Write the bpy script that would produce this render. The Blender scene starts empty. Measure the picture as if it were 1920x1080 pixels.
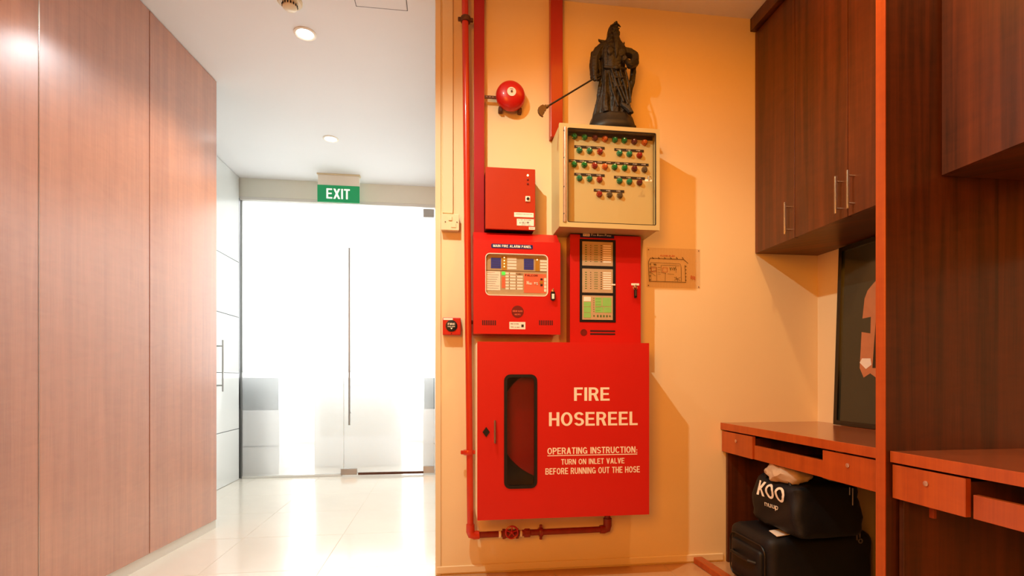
import bpy, bmesh, math, random
from mathutils import Vector, Matrix
random.seed(7)
PI = math.pi
C = bpy.context.scene.collection
scene = bpy.context.scene

# ------------------------------------------------------------ camera, light, exposure
F = 960.0; YAW = math.radians(7.42); CA, SA = math.cos(YAW), math.sin(YAW); HORIZON = 708.0; CAMZ = 1.0
cam_data = bpy.data.cameras.new('camera'); cam_data.sensor_width = 36.0
cam_data.lens = 36.0*F/1920.0; cam_data.shift_y = (HORIZON-540.0)/1920.0; cam_data.clip_start = 0.02
cam = bpy.data.objects.new('camera', cam_data); C.objects.link(cam)
cam.location = (0, 0, CAMZ); cam.rotation_euler = (PI/2, 0, -YAW); scene.camera = cam
scene.view_settings.view_transform = 'Standard'; scene.view_settings.look = 'None'
scene.view_settings.exposure = 0.0; scene.view_settings.gamma = 1.0
scene.view_settings.use_curve_mapping = False

w = bpy.data.worlds.new('world'); scene.world = w; w.use_nodes = True
w.node_tree.nodes['Background'].inputs[0].default_value = (0.95, 0.97, 1.0, 1)
w.node_tree.nodes['Background'].inputs[1].default_value = 0.9

def spot(name, loc, energy, color, size=165, blend=0.5, radius=0.045, target=None):
    d = bpy.data.lights.new(name, 'SPOT'); d.energy = energy; d.color = color
    d.spot_size = math.radians(size); d.spot_blend = blend; d.shadow_soft_size = radius
    o = bpy.data.objects.new(name, d); C.objects.link(o); o.location = loc
    if target:
        o.rotation_euler = (Vector(target)-Vector(loc)).to_track_quat('-Z', 'Y').to_euler()
    return o
def area(name, loc, energy, color, sx, sy, rot):
    d = bpy.data.lights.new(name, 'AREA'); d.energy = energy; d.color = color
    d.shape = 'RECTANGLE'; d.size = sx; d.size_y = sy
    o = bpy.data.objects.new(name, d); C.objects.link(o); o.location = loc; o.rotation_euler = rot
    return o
HC = 2.97
# the recess: one nearly bare downlight in front of the red cabinets, and unseen amber fills added for the warm ambient
spot('key_downlight', (-0.30, 1.50, HC-0.06), 138, (0.86, 1.0, 0.86), size=114, blend=1.0, radius=0.02, target=(1.1, 2.2, 0.0))
spot('desk_downlight', (1.15, 1.28, HC-0.06), 42, (1.0, 0.58, 0.24), size=130, blend=0.5, radius=0.04)
area('amber_ceiling_fill', (1.0, 1.8, HC-0.05), 12, (1.0, 0.33, 0.02), 1.4, 0.5, (0, 0, 0))  # added amber fill under the ceiling, no fitting there
al = area('amber_side_fill', (-1.1, -1.3, 2.0), 25, (1.0, 0.33, 0.02), 1.2, 1.4, (0, 0, 0)); al.data.spread = math.radians(90)  # added amber fill behind the camera, warms the shadowed wall
al.rotation_euler = (Vector((1.25, 2.6, 1.1))-al.location).to_track_quat('-Z', 'Y').to_euler()
# the bright white hall
spot('hall_downlight_a', (-0.80, 3.06, HC-0.05), 80, (0.90, 0.96, 1.0), size=130, blend=0.5)
spot('hall_downlight_b', (-0.94, 4.38, HC-0.05), 80, (0.90, 0.96, 1.0), size=130, blend=0.5)
spot('hall_downlight_c', (-1.10, 1.70, HC-0.05), 34, (1.0, 0.97, 0.85), size=130, blend=0.5)
area('lobby_ceiling_light', (-1.0, 6.7, HC-0.05), 95, (0.96, 0.98, 1.0), 2.4, 2.0, (0, 0, 0))
area('lobby_daylight', (-1.0, 8.1, 1.6), 95, (0.95, 0.98, 1.0), 2.8, 2.4, (-PI/2, 0, 0))

# ------------------------------------------------------------ pixel rays to points on real planes
def ray(px, py):
    r = (px-960.0)/F; u = (HORIZON-py)/F
    return r*CA+SA, CA-r*SA, u
def onY(px, py, Y):
    dx, dy, u = ray(px, py); t = Y/dy
    return dx*t, CAMZ+u*t            # X, z
def onX(px, py, X):
    dx, dy, u = ray(px, py); t = X/dx
    return dy*t, CAMZ+u*t            # Y, z
def rY(x0, y0, x1, y1, Y):
    a = onY(x0, y0, Y); b = onY(x1, y1, Y)
    return a[0], b[0], b[1], a[1]    # X0, X1, z0, z1

# ------------------------------------------------------------ materials
def srgb(r, g, b):
    f = lambda v: (v/255/12.92) if v/255 <= 0.04045 else ((v/255+0.055)/1.055)**2.4
    return (f(r), f(g), f(b), 1)
MATS = {}
def mat(name, col, rough=0.5, metal=0.0, coat=0.0, bump=0.0, bscale=200, var=0.0, vscale=6, spec=0.5, emit=None, estr=0, trans=0, ior=1.45):
    m = bpy.data.materials.new(name); m.use_nodes = True; nt = m.node_tree; b = nt.nodes['Principled BSDF']
    b.inputs['Base Color'].default_value = col; b.inputs['Roughness'].default_value = rough
    b.inputs['Metallic'].default_value = metal; b.inputs['Coat Weight'].default_value = coat
    b.inputs['Coat Roughness'].default_value = 0.08
    b.inputs['Specular IOR Level'].default_value = spec; b.inputs['IOR'].default_value = ior
    b.inputs['Transmission Weight'].default_value = trans
    if emit: b.inputs['Emission Color'].default_value = emit; b.inputs['Emission Strength'].default_value = estr
    tc = nt.nodes.new('ShaderNodeTexCoord')
    if var > 0:
        n = nt.nodes.new('ShaderNodeTexNoise'); n.inputs['Scale'].default_value = vscale; n.inputs['Detail'].default_value = 5
        nt.links.new(tc.outputs['Object'], n.inputs['Vector'])
        mx = nt.nodes.new('ShaderNodeMix'); mx.data_type = 'RGBA'
        mx.inputs['A'].default_value = tuple(c*(1-var) for c in col[:3])+(1,)
        mx.inputs['B'].default_value = tuple(min(1, c*(1+var)) for c in col[:3])+(1,)
        nt.links.new(n.outputs['Fac'], mx.inputs['Factor']); nt.links.new(mx.outputs['Result'], b.inputs['Base Color'])
    if bump > 0:
        n2 = nt.nodes.new('ShaderNodeTexNoise'); n2.inputs['Scale'].default_value = bscale; n2.inputs['Detail'].default_value = 3
        nt.links.new(tc.outputs['Object'], n2.inputs['Vector'])
        bp = nt.nodes.new('ShaderNodeBump'); bp.inputs['Strength'].default_value = bump; bp.inputs['Distance'].default_value = 0.002
        nt.links.new(n2.outputs['Fac'], bp.inputs['Height']); nt.links.new(bp.outputs['Normal'], b.inputs['Normal'])
    MATS[name] = m
    return m
def wood(name, dark, light, rough=0.32, coat=0.3, crough=0.2, bands=11.0, horiz=False, streak=0.75):
    m = bpy.data.materials.new(name); m.use_nodes = True; nt = m.node_tree; N = nt.nodes; L = nt.links
    b = N['Principled BSDF']; b.inputs['Roughness'].default_value = rough
    b.inputs['Coat Weight'].default_value = coat; b.inputs['Coat Roughness'].default_value = crough
    tc = N.new('ShaderNodeTexCoord')
    sp = N.new('ShaderNodeSeparateXYZ'); L.new(tc.outputs['Object'], sp.inputs[0])
    s = N.new('ShaderNodeMath'); s.operation = 'ADD'
    if horiz: L.new(sp.outputs['X'], s.inputs[0]); s.inputs[1].default_value = 0.0; along = sp.outputs['Y']
    else: L.new(sp.outputs['X'], s.inputs[0]); L.new(sp.outputs['Y'], s.inputs[1]); along = sp.outputs['Z']
    def nz(sa, sb, detail, dist=0.0):
        a = N.new('ShaderNodeMath'); a.operation = 'MULTIPLY'; L.new(s.outputs[0], a.inputs[0]); a.inputs[1].default_value = sa
        c = N.new('ShaderNodeMath'); c.operation = 'MULTIPLY'; L.new(along, c.inputs[0]); c.inputs[1].default_value = sb
        cm = N.new('ShaderNodeCombineXYZ'); L.new(a.outputs[0], cm.inputs[0]); L.new(c.outputs[0], cm.inputs[1])
        n = N.new('ShaderNodeTexNoise'); n.inputs['Scale'].default_value = 1.0; n.inputs['Detail'].default_value = detail
        n.inputs['Distortion'].default_value = dist; L.new(cm.outputs[0], n.inputs['Vector'])
        return n.outputs['Fac']
    fl = N.new('ShaderNodeMath'); fl.operation = 'MULTIPLY'; L.new(s.outputs[0], fl.inputs[0]); fl.inputs[1].default_value = bands
    wv = N.new('ShaderNodeMath'); wv.operation = 'ADD'; L.new(fl.outputs[0], wv.inputs[0]); L.new(nz(bands*0.35, 0.0, 1), wv.inputs[1])
    f2 = N.new('ShaderNodeMath'); f2.operation = 'FLOOR'; L.new(wv.outputs[0], f2.inputs[0])
    wn = N.new('ShaderNodeTexWhiteNoise'); wn.noise_dimensions = '1D'; L.new(f2.outputs[0], wn.inputs['W'])
    def madd(x, k, y=None, c=0.0):
        a = N.new('ShaderNodeMath'); a.operation = 'MULTIPLY_ADD'; L.new(x, a.inputs[0]); a.inputs[1].default_value = k
        if y is not None: L.new(y, a.inputs[2])
        else: a.inputs[2].default_value = c
        return a.outputs[0]
    v = madd(wn.outputs['Value'], 0.22, None, -0.30)
    v = madd(nz(26, 0.9, 5, 0.6), streak, v)
    v = madd(nz(190, 5.0, 3), 0.38, v)
    v = madd(nz(9, 26, 4, 1.0), 0.32, v)
    mx = N.new('ShaderNodeMix'); mx.data_type = 'RGBA'; L.new(v, mx.inputs['Factor'])
    mx.inputs['A'].default_value = dark; mx.inputs['B'].default_value = light
    L.new(mx.outputs['Result'], b.inputs['Base Color'])
    MATS[name] = m
    return m

M_wall = mat('cream_wall_paint', srgb(238, 213, 168), 0.6, bump=0.12, bscale=260, var=0.03, vscale=3)
M_wallhall = mat('white_hall_paint', srgb(232, 230, 222), 0.6, bump=0.05, var=0.02)
M_ceil = mat('white_ceiling_paint', srgb(238, 238, 238), 0.75, var=0.02, vscale=2)
M_header = mat('cream_header_paint', srgb(236, 234, 220), 0.6, var=0.02)
M_tile = mat('cream_floor_tile', srgb(222, 214, 198), 0.16, coat=0.2, var=0.05, vscale=4)
M_grout = mat('tan_grout', srgb(196, 180, 150), 0.7, var=0.05)
M_skirt = mat('white_skirting', srgb(226, 224, 216), 0.35, var=0.02)
M_woodL = wood('pale_cherry_veneer', srgb(150, 80, 47), srgb(210, 131, 85), rough=0.30, coat=1.0, crough=0.24, bands=8)
M_woodL.node_tree.nodes['Principled BSDF'].inputs['Coat IOR'].default_value = 2.35
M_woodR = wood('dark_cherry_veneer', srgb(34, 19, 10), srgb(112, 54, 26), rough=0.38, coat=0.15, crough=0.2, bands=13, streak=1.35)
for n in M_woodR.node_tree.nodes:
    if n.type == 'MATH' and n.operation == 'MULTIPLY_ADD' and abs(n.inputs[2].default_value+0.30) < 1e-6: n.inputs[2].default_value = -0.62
M_woodD = wood('bright_cherry_drawer_veneer', srgb(136, 50, 14), srgb(200, 92, 30), rough=0.35, coat=0.2, bands=15)
M_woodT = wood('cherry_worktop', srgb(120, 52, 26), srgb(178, 92, 52), rough=0.22, coat=0.4, crough=0.12, bands=9, horiz=True)
M_woodE = wood('bright_cherry_edge', srgb(144, 54, 16), srgb(202, 94, 32), rough=0.35, coat=0.15, bands=3)
M_red = mat('red_enamel', srgb(196, 22, 14), 0.38, coat=0.25, bump=0.05, bscale=90, var=0.07, vscale=5)
M_reddoor = mat('red_cabinet_enamel', srgb(200, 26, 18), 0.42, coat=0.15, bump=0.06, bscale=120, var=0.05, vscale=4)
M_redor = mat('orange_red_enamel', srgb(178, 46, 12), 0.35, coat=0.3, bump=0.05, bscale=90, var=0.08, vscale=7)
M_reddk = mat('crimson_trunking_paint', srgb(168, 14, 20), 0.35, coat=0.2, var=0.08, vscale=9)
M_orange = mat('orange_red_trunking_paint', srgb(172, 38, 8), 0.35, coat=0.2, var=0.06, vscale=9)
M_pipe = mat('red_pipe_paint', srgb(196, 48, 16), 0.3, coat=0.3, var=0.12, vscale=12)
M_pipedk = mat('old_red_pipe_paint', srgb(128, 34, 18), 0.4, coat=0.1, var=0.45, vscale=30)
M_rust = mat('rusty_steel', srgb(96, 62, 46), 0.55, metal=0.5, var=0.4, vscale=60)
M_black = mat('black_rubber', srgb(18, 17, 18), 0.45, var=0.1)
M_gloss = mat('black_gloss_frame', srgb(12, 12, 14), 0.2, coat=0.3, var=0.1)
M_beige = mat('beige_enamel', srgb(196, 176, 122), 0.4, coat=0.15, var=0.04, vscale=5)
M_beigein = mat('beige_inner_panel', srgb(204, 182, 126), 0.5, var=0.05, vscale=5)
M_brass = mat('hinge_metal', srgb(210, 176, 150), 0.3, metal=0.7, var=0.2, vscale=80)
M_chrome = mat('chrome', srgb(225, 222, 215), 0.15, metal=1.0, var=0.02)
M_steel = mat('brushed_steel', srgb(170, 168, 165), 0.3, metal=1.0, var=0.05)
M_white = mat('white_print', srgb(244, 236, 220), 0.5, var=0.02)
M_paper = mat('white_label_paper', srgb(246, 230, 214), 0.6, var=0.05, vscale=40)
M_ink = mat('black_ink', srgb(40, 28, 22), 0.6, var=0.05)
M_redink = mat('red_ink', srgb(190, 60, 40), 0.6, var=0.05)
M_greenink = mat('green_ink', srgb(70, 110, 50), 0.6, var=0.05)
M_navy = mat('navy_label', srgb(24, 34, 92), 0.4, var=0.05)
M_blue = mat('blue_screen', srgb(60, 66, 150), 0.3, var=0.15, vscale=90)
M_tan = mat('tan_board', srgb(186, 158, 120), 0.5, var=0.1, vscale=40)
M_ochre = mat('ochre_strip', srgb(184, 128, 30), 0.5, var=0.1)
M_coral = mat('coral_card', srgb(232, 108, 74), 0.5, var=0.1, vscale=30)
M_pgreen = mat('pale_green_card', srgb(136, 196, 100), 0.5, var=0.06, vscale=60)
M_maroon = mat('maroon_disc', srgb(112, 24, 18), 0.4, var=0.05)
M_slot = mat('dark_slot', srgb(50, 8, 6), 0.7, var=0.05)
M_lampg = mat('green_lamp_lens', srgb(20, 120, 50), 0.2, coat=0.5, var=0.1, vscale=50)
M_lampt = mat('teal_lamp_lens', srgb(30, 122, 84), 0.2, coat=0.5, var=0.1, vscale=50)
M_lampr = mat('red_lamp_lens', srgb(150, 36, 26), 0.2, coat=0.5, var=0.1, vscale=50)
M_lampd = mat('dark_red_lamp_lens', srgb(96, 34, 30), 0.2, coat=0.5, var=0.1, vscale=50)
M_lampo = mat('orange_lamp_lens', srgb(196, 92, 30), 0.2, coat=0.5, var=0.1, vscale=50)
M_lampk = mat('grey_lamp_lens', srgb(92, 78, 60), 0.2, coat=0.5, var=0.1, vscale=50)
M_ledw = mat('lit_amber_led', srgb(255, 240, 180), 0.3, emit=(1, 0.85, 0.4, 1), estr=3)
M_ledg = mat('lit_green_led', srgb(60, 220, 60), 0.3, emit=(0.15, 0.9, 0.12, 1), estr=0.7)
M_stone = mat('dark_bronze', srgb(42, 39, 34), 0.5, metal=0.25, bump=0.3, bscale=150, var=0.35, vscale=30)
M_blade = mat('tarnished_bronze', srgb(112, 84, 46), 0.45, metal=0.4, bump=0.3, bscale=150, var=0.3, vscale=60)
M_cab = mat('white_gloss_panel', srgb(226, 230, 228), 0.14, coat=0.4, var=0.01)
M_lobby = mat('lobby_white', srgb(246, 247, 246), 0.6, var=0.01)
M_teal = mat('dark_teal_glass', srgb(8, 46, 42), 0.2, var=0.1)
M_green = mat('exit_sign_green', srgb(16, 140, 84), 0.4, emit=srgb(20, 150, 90), estr=0.35)
M_exitw = mat('exit_sign_white', srgb(250, 252, 240), 0.4, emit=(1, 1, 0.92, 1), estr=0.6)
M_nylon = mat('black_nylon', srgb(7, 9, 15), 0.55, bump=0.5, bscale=500, var=0.2, vscale=10)
M_nylon2 = mat('dark_teal_nylon', srgb(12, 17, 22), 0.5, bump=0.4, bscale=500, var=0.2, vscale=10)
M_cloth = mat('crumpled_beige_cloth', srgb(196, 166, 136), 0.8, bump=0.4, bscale=90, var=0.25, vscale=25)
M_mat = mat('dark_green_print', srgb(42, 46, 38), 0.12, coat=0.5, var=0.1)
M_salmon = mat('salmon_gloss', srgb(196, 120, 82), 0.15, coat=0.5, var=0.15, vscale=20)
M_plastic = mat('cream_plastic', srgb(232, 214, 176), 0.3, coat=0.2, var=0.02)
M_lens = mat('lit_downlight_lens', (1, 1, 1, 1), 0.4, emit=(1, 0.98, 0.94, 1), estr=6)
M_dkin = mat('dark_cabinet_inside', srgb(70, 62, 56), 0.6, var=0.1)
M_key = mat('key_metal', srgb(190, 176, 150), 0.3, metal=0.9, var=0.1)

def glassmat(name, col, rough, refl=0.05):
    m = bpy.data.materials.new(name); m.use_nodes = True; nt = m.node_tree
    for n in list(nt.nodes):
        if n.type != 'OUTPUT_MATERIAL': nt.nodes.remove(n)
    out = [n for n in nt.nodes if n.type == 'OUTPUT_MATERIAL'][0]
    tr = nt.nodes.new('ShaderNodeBsdfTransparent'); tr.inputs[0].default_value = col
    gl = nt.nodes.new('ShaderNodeBsdfGlossy'); gl.inputs['Roughness'].default_value = rough
    fr = nt.nodes.new('ShaderNodeValue'); fr.outputs[0].default_value = refl
    mx = nt.nodes.new('ShaderNodeMixShader')
    nt.links.new(fr.outputs[0], mx.inputs[0]); nt.links.new(tr.outputs[0], mx.inputs[1]); nt.links.new(gl.outputs[0], mx.inputs[2])
    nt.links.new(mx.outputs[0], out.inputs[0]); return m
M_pane = glassmat('thin_clear_pane', (0.97, 0.965, 0.95, 1), 0.05, 0.03)
M_paneS = glassmat('smoked_pane', (0.80, 0.78, 0.76, 1), 0.08, 0.05)
M_acryl = glassmat('clear_acrylic_sheet', (1.0, 0.98, 0.96, 1), 0.3, 0.09)
def frosted(name, k, rough):
    m = bpy.data.materials.new(name); m.use_nodes = True; nt = m.node_tree
    for n in list(nt.nodes):
        if n.type != 'OUTPUT_MATERIAL': nt.nodes.remove(n)
    out = [n for n in nt.nodes if n.type == 'OUTPUT_MATERIAL'][0]
    tl = nt.nodes.new('ShaderNodeBsdfTranslucent'); tl.inputs[0].default_value = (0.93, 0.94, 0.94, 1)
    df = nt.nodes.new('ShaderNodeBsdfDiffuse'); df.inputs[0].default_value = (0.92, 0.93, 0.92, 1)
    rf = nt.nodes.new('ShaderNodeBsdfRefraction'); rf.inputs['IOR'].default_value = 1.03; rf.inputs['Roughness'].default_value = rough
    m1 = nt.nodes.new('ShaderNodeMixShader'); m1.inputs[0].default_value = 0.35
    m2 = nt.nodes.new('ShaderNodeMixShader'); m2.inputs[0].default_value = k
    nt.links.new(tl.outputs[0], m1.inputs[1]); nt.links.new(df.outputs[0], m1.inputs[2])
    nt.links.new(m1.outputs[0], m2.inputs[1]); nt.links.new(rf.outputs[0], m2.inputs[2])
    nt.links.new(m2.outputs[0], out.inputs[0]); return m
M_frost = frosted('frosted_film', 0.05, 0.3)
M_frostlow = frosted('lightly_frosted_glass', 0.72, 0.24)

class SmoothNoise:
    """repeatable smooth vector noise, the same in every run"""
    D = [(math.sin(1.7*k+0.3)*1.1, math.cos(2.3*k+0.9)*1.2, math.sin(3.1*k+1.7)*1.15, 1.9*k) for k in range(1, 13)]
    def noise_vector(s, p):
        o = [0.0, 0.0, 0.0]
        for i, (a, b, c, ph) in enumerate(s.D):
            f = 1.0+0.35*(i//3); o[i % 3] += math.sin(f*(a*p[0]+b*p[1]+c*p[2])*2.2+ph+1.3*math.sin(1.4*(b*p[0]-a*p[2]+c*p[1])))
        return Vector(o)*0.16
noise = SmoothNoise()
# ------------------------------------------------------------ mesh builder
class MB:
    def __init__(s): s.bm = bmesh.new()
    def box(s, x0, x1, y0, y1, z0, z1, bev=0.0, seg=1):
        b = s.bm if bev == 0 else bmesh.new()
        vs = [b.verts.new(p) for p in ((x0,y0,z0),(x1,y0,z0),(x1,y1,z0),(x0,y1,z0),(x0,y0,z1),(x1,y0,z1),(x1,y1,z1),(x0,y1,z1))]
        for f in ((0,3,2,1),(4,5,6,7),(0,1,5,4),(1,2,6,5),(2,3,7,6),(3,0,4,7)): b.faces.new([vs[i] for i in f])
        if bev > 0:
            bmesh.ops.bevel(b, geom=list(b.edges), offset=bev, segments=seg, profile=0.5, affect='EDGES')
            s.merge(b)
        return s
    def merge(s, b, mtx=None):
        if mtx: b.transform(mtx)
        me = bpy.data.meshes.new('t'); b.to_mesh(me); s.bm.from_mesh(me); bpy.data.meshes.remove(me); b.free(); return s
    def prism(s, pts, yf, yb):           # polygon in X,z extruded along Y (front yf, back yb)
        n = len(pts)
        a = [s.bm.verts.new((p[0], yf, p[1])) for p in pts]; c = [s.bm.verts.new((p[0], yb, p[1])) for p in pts]
        s.bm.faces.new(a); s.bm.faces.new(c[::-1])
        for i in range(n): s.bm.faces.new((a[i], c[i], c[(i+1)%n], a[(i+1)%n]))
        return s
    def prismX(s, pts, x0, x1):          # polygon in Y,z extruded along X
        n = len(pts)
        a = [s.bm.verts.new((x0, p[0], p[1])) for p in pts]; c = [s.bm.verts.new((x1, p[0], p[1])) for p in pts]
        s.bm.faces.new(a); s.bm.faces.new(c[::-1])
        for i in range(n): s.bm.faces.new((a[i], c[i], c[(i+1)%n], a[(i+1)%n]))
        return s
    def ring(s, outer, inner, yf, yb):
        n = len(outer)
        V = [[s.bm.verts.new((p[0], y, p[1])) for p in L] for L, y in ((outer,yf),(inner,yf),(outer,yb),(inner,yb))]
        for i in range(n):
            j = (i+1)%n
            s.bm.faces.new((V[0][i],V[0][j],V[1][j],V[1][i])); s.bm.faces.new((V[2][i],V[3][i],V[3][j],V[2][j]))
            s.bm.faces.new((V[0][i],V[2][i],V[2][j],V[0][j])); s.bm.faces.new((V[1][i],V[1][j],V[3][j],V[3][i]))
        return s
    def tube(s, pts, r, n=14, cap=True):
        pts = [Vector(p) for p in pts]; rs = r if isinstance(r, (list, tuple)) else [r]*len(pts); rings = []
        up0 = None
        for i, p in enumerate(pts):
            t = (pts[min(i+1,len(pts)-1)]-pts[max(i-1,0)]).normalized()
            if up0 is None:
                up0 = t.orthogonal().normalized()
            up0 = (up0-t*up0.dot(t)).normalized(); sd = t.cross(up0)
            rings.append([s.bm.verts.new(p+(up0*math.cos(2*PI*k/n)+sd*math.sin(2*PI*k/n))*rs[i]) for k in range(n)])
        for A, B in zip(rings, rings[1:]):
            for k in range(n): s.bm.faces.new((A[k], A[(k+1)%n], B[(k+1)%n], B[k]))
        if cap: s.bm.faces.new(rings[0][::-1]); s.bm.faces.new(rings[-1])
        return s
    def lathe(s, prof, c, axis='Y', n=32):   # prof: (radius, offset along axis)
        rings = []
        for r, h in prof:
            rg = []
            for k in range(n):
                a = 2*PI*k/n; u, v = r*math.cos(a), r*math.sin(a)
                p = (c[0]+u, c[1]+h, c[2]+v) if axis == 'Y' else ((c[0]+u, c[1]+v, c[2]+h) if axis == 'Z' else (c[0]+h, c[1]+u, c[2]+v))
                rg.append(s.bm.verts.new(p))
            rings.append(rg)
        for A, B in zip(rings, rings[1:]):
            for k in range(n): s.bm.faces.new((A[k], A[(k+1)%n], B[(k+1)%n], B[k]))
        s.bm.faces.new(rings[0][::-1]); s.bm.faces.new(rings[-1]); return s
    def torus(s, c, R, r, axis='Y', n=24, m=8):
        rings = []
        for k in range(n):
            a = 2*PI*k/n; rg = []
            for j in range(m):
                b = 2*PI*j/m; q = R+r*math.cos(b); h = r*math.sin(b); u, v = q*math.cos(a), q*math.sin(a)
                p = (c[0]+u, c[1]+h, c[2]+v) if axis == 'Y' else ((c[0]+u, c[1]+v, c[2]+h) if axis == 'Z' else (c[0]+h, c[1]+u, c[2]+v))
                rg.append(s.bm.verts.new(p))
            rings.append(rg)
        for k in range(n):
            A, B = rings[k], rings[(k+1)%n]
            for j in range(m): s.bm.faces.new((A[j], B[j], B[(j+1)%m], A[(j+1)%m]))
        return s
    def ball(s, c, r, sc=(1,1,1), sub=2):
        b = bmesh.new(); bmesh.ops.create_icosphere(b, subdivisions=sub, radius=r)
        return s.merge(b, Matrix.Translation(c) @ Matrix.Diagonal((*sc, 1)))
def rr(x0, x1, z0, z1, r=0.0, n=5):
    r = max(r, 1e-4); P = []
    for cx, cz, a0 in ((x1-r,z1-r,0),(x0+r,z1-r,90),(x0+r,z0+r,180),(x1-r,z0+r,270)):
        for k in range(n+1):
            a = math.radians(a0+90*k/n); P.append((cx+r*math.cos(a), cz+r*math.sin(a)))
    return P
def circ(cx, cz, r, n=28): return [(cx+r*math.cos(2*PI*k/n), cz+r*math.sin(2*PI*k/n)) for k in range(n)]

def thing(name, label, cat, loc, group=None):
    o = bpy.data.objects.new(name, None); o.empty_display_size = 0.05; C.objects.link(o); o.location = loc
    o['label'] = label; o['category'] = cat
    if group: o['group'] = group
    return o
def rootloc(p):
    v = Vector((0, 0, 0))
    while p is not None: v += Vector(p.location); p = p.parent
    return v
def obj(name, mb, m, parent=None, label=None, smooth=False, loc=None):
    bmesh.ops.recalc_face_normals(mb.bm, faces=list(mb.bm.faces))
    off = rootloc(parent) if parent else Vector(loc or (0, 0, 0))
    bmesh.ops.translate(mb.bm, verts=list(mb.bm.verts), vec=-off)
    me = bpy.data.meshes.new(name); mb.bm.to_mesh(me); mb.bm.free(); me.materials.append(m)
    if smooth:
        me.polygons.foreach_set('use_smooth', [True]*len(me.polygons)); me.set_sharp_from_angle(angle=math.radians(40))
    o = bpy.data.objects.new(name, me); C.objects.link(o)
    if parent: o.parent = parent
    else: o.location = off
    if label: o['label'] = label
    return o
SMALL = ('printed_lines', 'plan_lines', 'red_marks', 'green_marks', 'black_marks', 'name_slips', 'vent_slots')
def tiny(*a, **k):
    o = obj(*a, **k); o['kind'] = 'stuff'; return o
def tag(o, label, cat, group=None):
    o['label'] = label; o['category'] = cat
    if group: o['group'] = group
    return o
def struct(name, mb, m, label=None, parent=None, smooth=False):
    o = obj(name, mb, m, parent, label, smooth)
    if not parent: o['kind'] = 'structure'
    return o
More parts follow.
